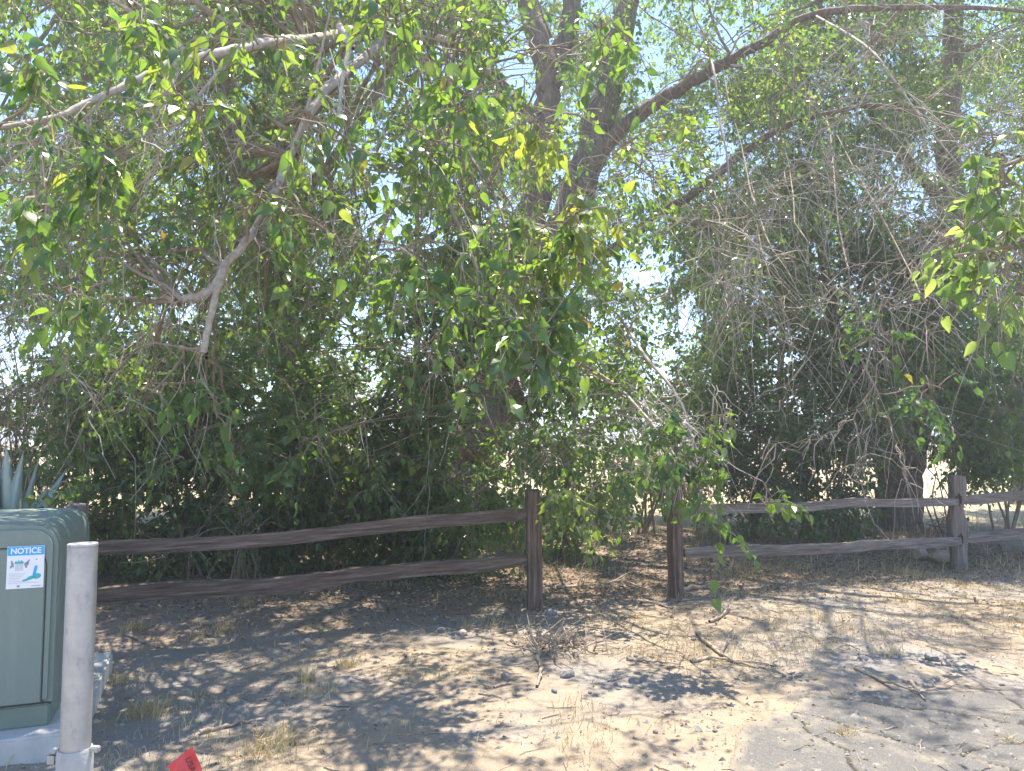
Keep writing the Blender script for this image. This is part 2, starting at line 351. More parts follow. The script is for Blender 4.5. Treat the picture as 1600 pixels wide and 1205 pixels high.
def ell(cx, cz, rx, rz, a=0, n=12): return [(cx + rx * math.cos(t) * math.cos(a) - rz * math.sin(t) * math.sin(a), cz + rx * math.cos(t) * math.sin(a) + rz * math.sin(t) * math.cos(a)) for t in [k * 2 * math.pi / n for k in range(n)]]
flat('printed_footprint', M_teal, [ell(.155, .062, .022, .015, .2), ell(.125, .055, .022, .010, .3), ell(.098, .044, .018, .006, .25)])
flat('printed_arrow', M_blue, [[(.132, .066), (.148, .068), (.158, .118), (.143, .118)]], -.0152)
flat('printed_cabinet', M_pale, [[(.042, .092), (.082, .096), (.082, .132), (.042, .130)]])
flat('printed_shrubs', M_teal, [[(.038, .136), (.046, .148), (.052, .140), (.060, .152), (.066, .141), (.074, .150), (.086, .138), (.084, .132), (.040, .132)]], -.0152)
flat('printed_plants', M_ink, [ell(.028, .132, .006, .020, .3), ell(.022, .118, .005, .010, -.4), ell(.100, .130, .013, .010, .4), ell(.108, .142, .005, .012, -.5), ell(.098, .116, .006, .008), ell(.150, .152, .005, .003)])
flat('printed_text_lines', M_pale, [[(.012, z), (x1, z), (x1, z + .0035), (.012, z + .0035)] for z, x1 in ((.078, .095), (.070, .088), (.062, .080), (.054, .075), (.046, .062), (.036, .118), (.028, .165))])
flat('printed_emblem', M_ink, [[(.055, .007), (.069, .007), (.069, .018), (.055, .018)], [(.128, .009), (.178, .009), (.178, .0125), (.128, .0125)]])

# ------------------------------------------------------------------ steel bollard in its collar
bp = Zp(113, 1290, 0); by = bp[1]
bz = P(125, 849, by)[2]; cz = P(125, 1168, by)[2]; rb = 21.2 / FPX * by
bl = thing('steel_bollard', 'galvanised steel pipe bollard standing in front of the green cabinet', 'bollard', (bp[0], bp[1], 0))
def lathe(name, prof, m, parent, seg=40, smooth=True, loc=(0, 0, 0), jit=0):
    bm = bmesh.new(); rings = []
    for r, z in prof:
        rings.append([bm.verts.new(((r + jit * random.uniform(-1, 1)) * math.cos(a), (r + jit * random.uniform(-1, 1)) * math.sin(a), z)) for a in [k * 2 * math.pi / seg for k in range(seg)]])
    for A, B in zip(rings, rings[1:]):
        for k in range(seg): bm.faces.new((A[k], A[(k + 1) % seg], B[(k + 1) % seg], B[k]))
    bm.faces.new(rings[-1]); bm.faces.new(rings[0][::-1])
    o = bm_obj(name, bm, m, parent, smooth); o.location = loc; o.data.set_sharp_from_angle(angle=math.radians(40)); return o
lathe('pipe', [(rb, cz - .2), (rb, cz), (rb * 1.002, (cz + bz) / 2), (rb, bz - .012)], M_galv, bl)
lathe('cap_plate', [(rb * .97, bz - .0125), (rb * 1.015, bz - .010), (rb * 1.015, bz - .003), (rb * .985, bz)], M_galv, bl)
lathe('collar', [(rb * 1.24, -.1), (rb * 1.2, .1), (rb * 1.18, cz * .6), (rb * 1.17, cz - .012), (rb * 1.1, cz), (rb * 1.02, cz - .002)], M_conc2, bl, 36, True, jit=.0018)
box('lock_bolt', M_galv, bl, rb * 1.1, rb * 1.75, -.012, .012, cz - .018, cz + .006, bev=.004)
bm = bmesh.new(); bx(bm, -rb * 1.75, -rb * 1.1, -.02, .02, cz - .03, cz - .004, bev=.008, seg=3); bm_obj('lock_shroud', bm, M_galv, bl, True)
box('lock_tab', M_galv, bl, -rb * 1.8, -rb * 1.2, -.024, -.020, cz - .06, cz - .022, bev=.002)

# ------------------------------------------------------------------ split rail fences
def rail(name, a, b, h, w, m, parent, off, bow=(), knots=(), seed=0, rag=1.0):
    r_ = np.random.default_rng(seed); n = 80; S_ = 22; a, b = np.array(a), np.array(b)
    t = np.linspace(0, 1, n); ctr = a[None] + (b - a)[None] * t[:, None]
    L = np.linalg.norm(b - a); dx = norm((b - a)[None, :])[0]; up = np.array([0, 0, 1.]); sd_ = norm(np.cross(dx, up)[None])[0]
    z = np.zeros(n)
    for tb, zb, wb in bow: z += zb * np.exp(-((t - tb) / wb) ** 2)
    z += .005 * np.interp(t, np.linspace(0, 1, 7), r_.normal(size=7)) * rag; yv = .010 * np.interp(t, np.linspace(0, 1, 8), r_.normal(size=8))
    hh = h * (1 + .045 * np.interp(t, np.linspace(0, 1, 11), r_.normal(size=11))); ww = w * (1 + .1 * np.interp(t, np.linspace(0, 1, 9), r_.normal(size=9)))
    for tk, zk in knots: hh = hh * (1 + zk * np.exp(-((t - tk) / .018) ** 2))
    gro = np.zeros((n, S_))
    for _ in range(5): gro[:, r_.integers(0, S_)] -= .13 * np.clip(np.interp(t, np.linspace(0, 1, 10), r_.uniform(-.6, 1.2, 10)), 0, 1)
    tap = np.clip(np.minimum(t, 1 - t) / .05, 0, 1); hh = hh * (.72 + .28 * tap); ww = ww * (.65 + .35 * tap)
    ang = np.arange(S_) * 2 * math.pi / S_ + .2; c, s = np.cos(ang), np.sin(ang)
    ex_ = np.sign(c) * np.abs(c) ** .32; ey_ = np.sign(s) * np.abs(s) ** .32
    rel = 1 + .085 * r_.normal(size=S_)[None, :] + .025 * np.cumsum(r_.normal(size=(n, S_)), axis=0) / 3 * .5 + gro + .012 * r_.normal(size=(n, S_))
    V = ctr[:, None, :] + up * z[:, None, None] + sd_ * (yv[:, None, None] + (ww[:, None] * .5 * ex_[None] * rel)[..., None]) + up * (hh[:, None] * .5 * ey_[None] * rel)[..., None]
    # local frame with x along the rail so the grain runs lengthwise
    M = np.stack([dx, sd_, np.cross(dx, sd_) * -1], 0); loc = (V.reshape(-1, 3) - a) @ M.T
    i = np.arange(n * S_).reshape(n, S_); j = np.roll(i, -1, 1)
    q = np.stack([i[:-1], i[1:], j[1:], j[:-1]], -1).reshape(-1, 4)
    k = S_ // 2
    caps = []
    for ring in (i[0], i[-1]):
        for e in range(1, k): caps.append([ring[e - 1], ring[e], ring[-e - 1], ring[-e]])
    me = mesh_np(name, loc, np.concatenate([q, np.array(caps)]), smooth=True, mats=[m])
    me.set_sharp_from_angle(angle=math.radians(50))
    o = link(name, me, parent); R = Matrix(M.T.tolist()).to_4x4(); R.translation = Vector((a - np.array(off)).tolist()); o.matrix_local = R
    return o
def post(name, base, h, w, d, rz, m, parent, off, seed=0, dome=.02, chips=.004):
    r_ = np.random.default_rng(seed); nz, ns = 26, 5; zs = np.concatenate([[-.3], np.linspace(0, h - dome, nz), [h - dome * .4, h]])
    side = np.linspace(-1, 1, ns + 1)[:-1]; ring = [(s, -1) for s in side] + [(1, s) for s in side] + [(-s, 1) for s in side] + [(-1, -s) for s in side]
    ring = np.array(ring); V = []
    g = r_.normal(size=len(ring)) * chips
    for z in zs:
        k = 1 if z <= h - dome else (.93 if z < h - .001 else .8)
        rr = ring.copy(); cr = np.abs(rr).min(axis=1) > .95; rr[cr] *= .9
        x = rr[:, 0] * w / 2 * k + g * rr[:, 0] + r_.normal(size=len(ring)) * chips * .25 + .01 * math.sin(z * 3 + seed)
        y = rr[:, 1] * d / 2 * k + g * rr[:, 1] + r_.normal(size=len(ring)) * chips * .25
        V.append(np.stack([x, y, np.full(len(ring), z) + (r_.normal(size=len(ring)) * .006 if z == h else 0)], -1))
    S_ = len(ring); nr = len(zs); i = np.arange(nr * S_).reshape(nr, S_); j = np.roll(i, -1, 1)
    q = np.stack([i[:-1], j[:-1], j[1:], i[1:]], -1).reshape(-1, 4)
    V = np.concatenate(V); V = np.vstack([V, [[0, 0, h + .004]]]); t = np.stack([i[-1], j[-1], np.full(S_, len(V) - 1)], -1)
    me = mesh_np(name, V, q, t, smooth=True, mats=[m]); me.set_sharp_from_angle(angle=math.radians(40))
    o = link(name, me, parent); o.location = (np.array(base) - np.array(off)).tolist(); o.rotation_euler = (0, 0, rz); return o
def htop(base, px, py): return P(px, py, base[1])[2]
p1 = Zp(834, 951, 0); p2 = Zp(1057, 932, 0); p3 = Zp(1500, 886, 0); p0 = P(123, 790, 5.75); p0[2] = 0
p4 = np.array([p3[0] + 3.5, p3[1] + 1.5, 0])
fa = thing('split_rail_fence', 'brown stained two-rail fence section between the bollard and the round-topped post', 'fence', tuple(p1))
h1 = htop(p1, 834, 765); h2 = htop(p2, 1057, 765); h3 = htop(p3, 1500, 744)
post('post', p1, h1, .138, .138, math.radians(4), M_post, fa, p1, 1, .03)
post('post', p0, htop(p0, 123, 787), .14, .14, math.radians(22), M_gpost, fa, p1, 2)
def onP(px, py, base_a, base_b):    # point on the vertical plane through two posts
    d = ray(px, py); n_ = np.cross(base_b - base_a, [0, 0, 1.]); o_ = np.array([0, 0, EYE]); return o_ + d * (np.dot(base_a - o_, n_) / np.dot(d, n_))
ra, rb_ = onP(128, 853, p0, p1), onP(828, 803, p0, p1)
rail('rail', ra, rb_, .102, .075, M_rail, fa, p1, [(.35, -.05, .28), (.74, .005, .05), (.93, .012, .1)], [(.70, .18)], 5)
ra, rb_ = onP(128, 934, p0, p1), onP(830, 873, p0, p1)
rail('rail', ra, rb_, .112, .078, M_rail, fa, p1, [(.45, -.025, .25), (.55, .018, .04), (.85, -.02, .08)], [(.47, .15)], 6)
fb = thing('split_rail_fence', 'weathered grey two-rail fence section right of the gap, with a slotted post', 'fence', tuple(p2))
post('post', p2, h2, .125, .13, math.radians(24), M_post, fb, p2, 3, .012, .006)
# slotted post: wavy outline, mortises cut through
r_ = np.random.default_rng(4); nz = 40; zs = np.concatenate([[-.3], np.linspace(0, h3, nz)])
k_ = h3 / 1.1
lft = lambda z: -np.interp(z, [-.3, 0, .15, .3, .45, .6, .75, .9, 1.1], [.11, .105, .10, .115, .125, .115, .09, .088, .09])
rgt = lambda z: np.interp(z, [-.3, 0, .15, .3, .42, .52, .62, .72, .82, 1.0, 1.1], [.085, .08, .075, .085, .105, .10, .065, .05, .085, .10, .098])
V = []; prof = [(-1, -.62), (-.8, -1), (-.3, -1), (.3, -1), (.8, -1), (1, -.62), (1, 0), (1, .62), (.8, 1), (0, 1), (-.8, 1), (-1, .62), (-1, 0)]
pn = np.array([0, 0, *[0] * 0, ]) if False else None
jit = r_.normal(size=len(prof)) * .004
for z in zs:
    l, r2 = lft(z / k_), rgt(z / k_)
    for e, (a, b2) in enumerate(prof):
        V.append(((l + r2) / 2 + a * (r2 - l) / 2 + r_.normal() * .002, b2 * (.062 + jit[e]) + r_.normal() * .002, z + (r_.normal() * .008 if z == zs[-1] else 0)))
S_ = len(prof); i = np.arange(len(zs) * S_).reshape(len(zs), S_); j = np.roll(i, -1, 1)
bm = bmesh.new(); bv = [bm.verts.new(v) for v in V]
for a, b2, c2, d2_ in np.stack([i[:-1], j[:-1], j[1:], i[1:]], -1).reshape(-1, 4): bm.faces.new((bv[a], bv[b2], bv[c2], bv[d2_]))
bm.faces.new([bv[k] for k in i[-1]]); bm.faces.new([bv[k] for k in i[0][::-1]])
po = bm_obj('post', bm, M_gpost, fb, True); po.location = (p3 - p2).tolist(); po.rotation_euler = (0, 0, math.radians(3)); 
zu, zl = P(1498, 783, p3[1])[2], P(1498, 845, p3[1])[2]
cut = bmesh.new()
for zc in (zu, zl): bx(cut, -.055, .02, -.2, .03, zc - .06, zc + .10, bev=.03, seg=3)
co = bm_obj('cutter', cut, M_gpost); co.location = p3.tolist(); po_w = po
md = po.modifiers.new('mortise', 'BOOLEAN'); md.operation = 'DIFFERENCE'; md.solver = 'EXACT'; md.object = co
bpy.context.view_layer.update()
me = bpy.data.meshes.new_from_object(po.evaluated_get(bpy.context.evaluated_depsgraph_get()))
po.modifiers.clear(); po.data = me; bpy.data.objects.remove(co); me.set_sharp_from_angle(angle=math.radians(40))
rail('rail', onP(1062, 795, p2, p3), p3 + np.array([-.01, -.035, zu]), .095, .07, M_grail, fb, p2, [(.35, -.01, .15), (.6, .025, .12)], [(.58, .2)], 8)
rail('rail', onP(1068, 864, p2, p3), p3 + np.array([-.01, -.035, zl]), .10, .07, M_grail, fb, p2, [(.5, -.02, .2), (.62, .01, .05)], [(.6, .15)], 9)
rail('rail', p3 + np.array([.06, .02, P(1515, 782, p3[1])[2]]), p4 + np.array([0, 0, .82]), .12, .08, M_grail, fb, p2, [(.3, .03, .2)], [], 10)
rail('rail', p3 + np.array([.06, .02, P(1515, 842, p3[1])[2]]), p4 + np.array([0, 0, .40]), .12, .08, M_grail, fb, p2, [(.3, -.01, .2)], [], 12)
post('post', p4, 1.1, .16, .13, math.radians(20), M_gpost, fb, p2, 13)

# ------------------------------------------------------------------ trees
T_FAR_V = np.array([(0, 0, 0), (-.36, .28, .07), (-.30, .62, .05), (0, 1, -.10), (.30, .62, .05), (.36, .28, .07)], float)
T_FAR_Q = np.array([(0, 3, 2, 1), (0, 5, 4, 3)])
T_KITE_V = np.array([(0, 0, 0), (.40, .36, .09), (0, 1, -.08), (-.40, .36, .09)], float); T_KITE_Q = np.array([(0, 1, 2, 3)])
def near_template(curl, fold):
    ts = [0, .12, .32, .55, .78, 1.0]; ws = [0.02, .25, .34, .28, .13, .0]; V = []
    for t, w in zip(ts, ws):
        z = -curl * t * t
        V += [(-w, t - (.05 if 0 < t < .2 else 0), z + fold * w), (0, t, z), (w, t - (.05 if 0 < t < .2 else 0), z + fold * w * .8)]
    Q = []
    for k in range(5):
        a = k * 3; Q += [(a, a + 1, a + 4, a + 3), (a + 1, a + 2, a + 5, a + 4)]
    return np.array(V), np.array(Q)
T_NEAR = [near_template(.25, .35), near_template(.5, .2), near_template(.1, .6), near_template(.35, -.15)]
def place_leaves(tv, tq, pos, d, nr, size, tint):
    B = len(pos); s = np.cross(d, nr)
    s = s * np.random.default_rng(B).uniform(.65, 1.1, (B, 1)); V = pos[:, None] + size[:, None, None] * (tv[None, :, 0:1] * s[:, None] + tv[None, :, 1:2] * d[:, None] + tv[None, :, 2:3] * nr[:, None])
    k = len(tv); q = (tq[None] + (np.arange(B) * k)[:, None, None]).reshape(-1, 4)
    return V.reshape(-1, 3), q, np.repeat(tint, k)

GAPS = [(795, 95, 26, 70), (560, 95, 40, 30), (700, 90, 26, 36), (735, 150, 25, 30), (600, 350, 40, 60), (610, 300, 30, 30), (560, 480, 22, 30), (1015, 415, 36, 34), (1080, 495, 22, 34), (60, 45, 45, 45), (1135, 60, 20, 30),
        (1115, 190, 22, 26), (1045, 250, 16, 26), (1460, 205, 18, 16), (1510, 270, 18, 16), (590, 600, 22, 18), (650, 545, 22, 18), (10, 140, 25, 30), (1012, 130, 18, 30), (1440, 330, 25, 25), (1230, 560, 18, 12), (385, 150, 15, 25), (500, 420, 18, 30)]
BOLES = [(880, 360, 34, 40), (905, 290, 46, 50), (925, 225, 44, 50), (945, 150, 40, 50), (965, 60, 36, 60), (985, 190, 30, 30), (850, 130, 44, 50), (840, 50, 44, 65), (895, 40, 40, 60), (1090, 120, 40, 26), (1150, 90, 40, 26), (1085, 300, 40, 30), (1150, 250, 40, 30), (1215, 205, 40, 28),
         (375, 250, 22, 60), (790, 600, 40, 60), (735, 720, 40, 60), (1420, 730, 45, 60), (1440, 640, 20, 40), (450, 525, 22, 45), (1400, 800, 60, 40), (320, 470, 50, 40), (320, 530, 20, 40), (400, 360, 40, 50), (250, 105, 60, 22), (130, 165, 60, 22), (350, 80, 40, 20), (480, 190, 25, 60)]
def in_gap(p, rs, hard=.93):
    px, py, dp = proj(p); bad = np.zeros(len(px), bool)
    for gx, gy, rx, ry in BOLES: bad |= (((px - gx) / rx) ** 2 + ((py - gy) / ry) ** 2 < 1) & (dp < (4.9 if gy < 560 and gx < 520 and rx != 22 else 11.7 if gx < 1380 else 14)) & (rs.random(len(px)) < .94)
    for gx, gy, rx, ry in GAPS: bad |= ((px - gx) / rx) ** 2 + ((py - gy) / ry) ** 2 < 1
    return bad & (rs.random(len(px)) < hard)

class Tree:
    def __init__(s, name, label, cat, base, group=None, seed=1, twigmat=None, folmat=None, leafmat=None):
        s.root = thing(name, label, cat, tuple(base), group); s.base = np.array(base, float)
        s.rs = np.random.default_rng(seed); s.limbs = []; s.tw = Acc(); s.dt = Acc(); s.lv = []; s.twm = twigmat or M_twig; s.fm = folmat or M_fol; s.lm = leafmat or M_leaf
    def limb(s, pts, r0, r1, name='branch', m=None, sides=10, n=None, rough=.06, label=None, jag=.0):
        p = spline(np.array(pts, float), n or max(10, len(pts) * 6)); k = len(p)
        t = np.linspace(0, 1, k); r = r0 + (r1 - r0) * t ** .9
        if name == 'trunk': r = r * (1 + .45 * np.exp(-t * 14))
        p = p + s.rs.normal(size=p.shape) * (r[:, None] * .10 + jag)
        V, q = tubes(p[None], r[None], sides); V = V.reshape(k, sides, 3)
        V = p[:, None] + (V - p[:, None]) * (1 + rough * s.rs.normal(size=(1, sides, 1)) + rough * .5 * s.rs.normal(size=(k, sides, 1)))
        if m is not None and r0 < .05 and name == 'branch':
            kk = s.rs.integers(k // 4, k, int(14 + 60 * r0)); dd = norm(s.rs.normal(size=(len(kk), 3)) + np.array([0, 0, -.4]) + .8 * norm(np.gradient(p, axis=0))[kk])
            s.sprays(p[kk], dd, s.rs.uniform(.1, .42, len(kk)), .08, bare=1.0, gap=False)
        o = link(name, mesh_np(name, V.reshape(-1, 3) - s.base, q, smooth=True, mats=[m or M_bark]), s.root, label=label)
        s.limbs.append(np.column_stack([p, r])); return p
    def anchor(s, c):
        L = np.concatenate(s.limbs); d = np.linalg.norm(L[:, :3] - c, axis=1) + .6 * np.maximum(0, L[:, 2] - c[2]) * 0 + 1.2 * np.maximum(0, c[2] * 0 + L[:, 2] * 0)
        return L[d.argmin()]
    def blob(s, c, rad, nspray, leaf, L=.5, bare=.25, dens=10, droop=.45, tint=(.0, .9), gap=True, nsub=None, link_=True):
        rs = s.rs; c = np.array(c, float); rad = np.array(rad, float) * np.ones(3)
        if link_:
            a = s.anchor(c); mid = (a[:3] + c) / 2 + np.array([0, 0, .12 * np.linalg.norm(c - a[:3])]) + rs.normal(size=3) * .06
            pts = spline([a[:3], mid, c], 8) + rs.normal(size=(8, 3)) * .015
            r = np.linspace(min(a[3] * .7, .010 + .008 * np.linalg.norm(c - a[:3])), .005, 8)
            V, q = tubes(pts[None], r[None], 5); s.tw.add(V, q)
        ns = nsub or max(3, nspray // 6)
        u = norm(rs.normal(size=(ns, 3))); e = c + u * rad * (rs.random((ns, 1)) ** .4)
        base = c + (rs.normal(size=(ns, 3))) * rad * .12
        t = np.linspace(0, 1, 4)[None, :, None]
        sub = base[:, None] * (1 - t) + e[:, None] * t + np.sin(t * math.pi) * rs.normal(size=(ns, 1, 3)) * .12 * rad.mean() + rs.normal(size=(ns, 4, 3)) * .02
        V, q = tubes(sub, np.linspace(.0065, .0035, 4)[None] * np.ones((ns, 1)), 3); s.tw.add(V, q)
        k = rs.integers(0, ns, nspray); f = rs.uniform(.15, 1, nspray) * 2.999; i0 = f.astype(int); fr = (f - i0)[:, None]
        st = sub[k, i0] * (1 - fr) + sub[k, i0 + 1] * fr
        d = norm(norm(st - c + 1e-6) * .7 + rs.normal(size=(nspray, 3)) * .6 + np.array([0, 0, -.15]))
        s.sprays(st, d, L * rs.uniform(.5, 1.3, nspray), leaf, bare, dens, droop, tint, gap)
    def sprays(s, st, d, L, leaf, bare=.25, dens=10, droop=.45, tint=(0, .9), gap=True):
        rs = s.rs; B = len(st); NP = 5 if st[:, 1].mean() < 7.5 else 3; t = np.linspace(0, 1, NP)[None, :, None]
        if gap:
            keep = ~in_gap(st + d * L[:, None] * .5 - np.array([0, 0, .2]) * L[:, None], rs); st, d, L = st[keep], d[keep], L[keep]; B = len(st)
            if B == 0: return
        dr = droop * rs.uniform(.3, 1.6, (B, 1, 1))
        cur = st[:, None] + d[:, None] * L[:, None, None] * t + np.array([0, 0, -1.]) * dr * L[:, None, None] * t ** 2 + np.sin(t * math.pi * rs.uniform(1, 2.4, (B, 1, 1))) * rs.normal(size=(B, 1, 3)) * .07 * L[:, None, None]
        cur[:, 1:] += rs.normal(size=(B, NP - 1, 3)) * .025 * L[:, None, None]
        r0 = .0026 + .003 * rs.random(B); V, q = tubes(cur, r0[:, None] * np.linspace(1, .4, NP)[None], 3)
        (s.dt if bare >= 1 else s.tw).add(V, q, np.zeros(len(V)))
        lf = np.where(rs.random(B) > bare)[0]
        if len(lf) == 0: return
        c = cur[lf]; b = len(lf); nl = dens
        f = (.18 + .82 * (np.arange(nl)[None] + rs.random((b, nl))) / nl).clip(0, .999) * (NP - 1); i0 = f.astype(int); fr = (f - i0)[..., None]; bi = np.arange(b)[:, None]
        p = c[bi, i0] * (1 - fr) + c[bi, i0 + 1] * fr; tg = norm(c[bi, i0 + 1] - c[bi, i0])
        sd_ = norm(np.cross(tg, rs.normal(size=(b, 1, 3)) * .5 + np.array([0, 0, 1.]))) * np.where(np.arange(nl) % 2, 1, -1)[None, :, None]
        ld = norm(tg * .55 + sd_ * .75 + np.array([0, 0, -.55]) + rs.normal(size=(b, nl, 3)) * .35)
        nr = rs.normal(size=(b, nl, 3)) * .75 + np.array([0, -.15, .75]); nr = norm(nr - (nr * ld).sum(-1, keepdims=True) * ld)
        sz = leaf * rs.uniform(.45, 1.3, (b, nl)); pet = ld * sz[..., None] * .3
        tn = (tint[0] + (tint[1] - tint[0]) * rs.random((b, 1)) * .6 + (tint[1] - tint[0]) * rs.random((b, nl)) * .4); tn = np.where(rs.random((b, nl)) < .005, rs.uniform(.96, 1, (b, nl)), tn)
        sel = rs.random((b, nl)) > .12
        s.lv.append((p[sel] + pet[sel] * .8, ld[sel], nr[sel], sz[sel], tn[sel]))
    def finish(s, nleaf=0, twname='twigs', near=6.5):
        if s.tw.n: link(twname, s.tw.mesh(twname, [s.twm], False, s.base), s.root, kind='stuff')
        if s.dt.n: link('dead_twigs', s.dt.mesh('dead_twigs', [M_dead], False, s.base), s.root, kind='stuff')
        if not s.lv: return 0
        p, d, nr, sz, tn = [np.concatenate(x) for x in zip(*s.lv)]
        px, py, dp = proj(p); key = np.where((px > 0) & (px < 1600) & (py > 0) & (py < 1205) & (dp > .5), sz / np.maximum(dp, .5), 0)
        od = np.argsort(-key); pick = od[:nleaf]; rest = od[nleaf:]
        for a in pick:
            me = s.leaf_meshes()[s.rs.integers(0, 4)]
            o = bpy.data.objects.new('leaf', me); C.objects.link(o); o.parent = s.root
            sx = np.cross(d[a], nr[a]); M = Matrix(np.column_stack([sx * sz[a] * s.rs.uniform(.65, 1.1), d[a] * sz[a], nr[a] * sz[a]]).tolist()).to_4x4()
            M.translation = Vector((p[a] - s.base).tolist()); o.matrix_local = M
        A = Acc(); nr_ = rest[dp[rest] < near]; fr_ = rest[dp[rest] >= near]
        if len(nr_):
            for v in range(4):
                w = nr_[v::4]; A.add(*place_leaves(*T_NEAR[v], p[w], d[w], nr[w], sz[w], tn[w]))
        mid = fr_[dp[fr_] < 8.2]; fr_ = fr_[dp[fr_] >= 8.2]
        if len(mid): A.add(*place_leaves(T_FAR_V, T_FAR_Q, p[mid], d[mid], nr[mid], sz[mid], tn[mid]))
        if len(fr_): A.add(*place_leaves(T_KITE_V, T_KITE_Q, p[fr_], d[fr_], nr[fr_], sz[fr_], tn[fr_]))
        if A.n: link('foliage', A.mesh('foliage', [s.fm], False, s.base), s.root, kind='stuff')
        return len(p)
    _lm = {}
    def leaf_meshes(s):
        if s.lm.name not in Tree._lm:
            Tree._lm[s.lm.name] = [mesh_np('leaf', v, q, smooth=True, mats=[s.lm]) for v, q in T_NEAR]
        return Tree._lm[s.lm.name]
    def cloud(s, n, px, py, Yr, rad, nspray, leaf, **kw):
        for _ in range(n):
            c = P(s.rs.uniform(*px), s.rs.uniform(*py), s.rs.uniform(*Yr))
            if c[2] < .35: c[2] = s.rs.uniform(.35, .8)
            if in_gap(c[None], s.rs, .85)[0]: continue
            s.blob(c, s.rs.uniform(*rad), nspray, leaf, **kw)
def PP(lst, Y=None):
    return [P(a[0], a[1], a[2] if len(a) > 2 else Y) for a in lst]

NL = 0
# --- big central cottonwood, its dead limbs and hanging sprays reach toward the road
b0 = Zp(725, 838, 0); YA = float(b0[1])
A = Tree('cottonwood_tree', 'big central cottonwood with a leaning furrowed trunk, hanging leafy sprays and pale dead limbs', 'tree', b0, seed=21)
A.limb([b0 + [0, 0, -.3], P(735, 740, YA), P(765, 640, YA), P(805, 540, YA), P(850, 430, YA - .2), P(895, 320, YA - .3), P(930, 220, YA - .3), P(957, 120, YA - .2), P(980, 10, YA), P(1000, -160, YA + .3), P(1010, -380, YA + .5)], .46, .12, 'trunk', sides=18, n=50)
A.limb(PP([(790, 575, YA), (815, 450, YA), (835, 320, YA), (848, 220, YA - .1), (855, 130, YA - .2), (838, 55, YA - .3), (815, -50, YA - .3), (800, -220, YA - .2)]), .30, .12, sides=14)
A.limb(PP([(855, 135, YA - .2), (878, 80, YA - .1), (895, 10, YA), (905, -100, YA), (930, -300, YA)]), .20, .09, sides=12)
A.limb(PP([(925, 255, YA - .3), (985, 190, YA - .6), (1060, 140, YA - 1.1), (1130, 100, YA - 1.6), (1190, 68, YA - 2.1), (1275, 22, YA - 2.6), (1420, 12, YA - 3.0), (1600, 18, YA - 3.2), (1780, 60, YA - 3.2)]), .13, .006, sides=12)
A.limb(PP([(868, 425, YA - .2), (960, 388, YA - .6), (1030, 335, YA - 1.1), (1085, 300, YA - 1.5), (1160, 240, YA - 1.9), (1222, 200, YA - 2.2), (1290, 178, YA - 2.6), (1380, 165, YA - 3), (1490, 200, YA - 3.3)]), .10, .015, sides=10)
A.limb(PP([(848, 200, YA - .1), (740, 90, YA - 2), (640, 20, YA - 4), (560, -30, YA - 4.7)]), .11, .04, sides=10)
A.limb(PP([(980, 10, YA), (1060, -120, YA - 1), (1180, -260, YA - 2), (1330, -330, YA - 2.6)]), .10, .03, sides=8)
A.limb(PP([(855, 60, YA), (780, -120, YA - .8), (690, -260, YA - 1.6), (560, -330, YA - 2.2)]), .10, .03, sides=8)
dk = dict(m=M_dead, rough=.10, sides=8)
A.limb(PP([(700, 62, 8.2), (600, 40, 6.9), (500, 58, 5.6), (430, 64, 5.0), (368, 77, 4.6), (282, 96, 4.3), (222, 122, 4.15), (160, 150, 4.0), (95, 180, 3.85), (33, 193, 3.7), (-60, 210, 3.5)]), .045, .010, label='long pale dead limb reaching to the left edge', **dk)
A.limb(PP([(282, 97, 4.3), (270, 130, 4.25), (246, 172, 4.2), (228, 205, 4.15), (222, 215, 4.1)]), .014, .005, **dk)
A.limb(PP([(352, 97, 4.5), (325, 132, 4.45), (300, 165, 4.4), (283, 192, 4.4), (262, 230, 4.4)]), .013, .005, **dk)
A.limb(PP([(165, 150, 4.0), (140, 178, 3.95), (108, 205, 3.9), (75, 222, 3.85)]), .010, .003, **dk)
A.limb(PP([(85, 182, 3.8), (78, 205, 3.8), (60, 224, 3.75)]), .008, .003, **dk)
A.limb(PP([(640, 20, 7.0), (575, 85, 6.1), (520, 130, 5.6), (490, 168, 5.4), (455, 240, 5.2), (428, 305, 5.05), (395, 365, 4.95), (355, 412, 4.85), (343, 440, 4.8), (330, 490, 4.75), (317, 552, 4.7)]), .034, .018, label='thick pale dead limb with a snapped lower end', **dk)
A.limb(PP([(352, 418, 4.85), (335, 448, 4.8), (312, 463, 4.75), (298, 464, 4.7), (280, 470, 4.7)]), .030, .020, label='snapped pale stub', **dk)
A.limb(PP([(530, 40, 5.0), (545, 70, 4.9), (538, 110, 4.8), (532, 150, 4.75), (528, 185, 4.7)]), .022, .007, **dk)
A.limb(PP([(455, 240, 5.2), (480, 170, 5.1), (500, 90, 5.0), (515, 20, 5.0)]), .018, .006, **dk)
A.limb(PP([(700, 180, 5.2), (725, 230, 4.8), (770, 300, 4.5), (795, 380, 4.3), (790, 450, 4.1), (815, 490, 4.0)]), .014, .004, m=M_twig, sides=7)
A.limb(PP([(640, 20, 7.0), (690, 120, 6.0), (715, 200, 5.0), (690, 270, 4.5), (715, 350, 4.3), (745, 420, 4.2), (752, 465, 4.15), (765, 490, 4.1)]), .022, .006, m=M_twig, sides=7)
A.limb(PP([(880, 555, YA - 1), (920, 575, 8.2), (960, 600, 7.5), (1000, 640, 6.9), (1040, 690, 6.4), (1065, 735, 6.2), (1072, 770, 6.1)]), .022, .005, **dk)
A.limb(PP([(985, 520, 7.6), (1010, 560, 7.2), (1045, 600, 6.9), (1068, 640, 6.8), (1080, 680, 6.7), (1100, 725, 6.6), (1120, 770, 6.5)]), .018, .004, **dk)
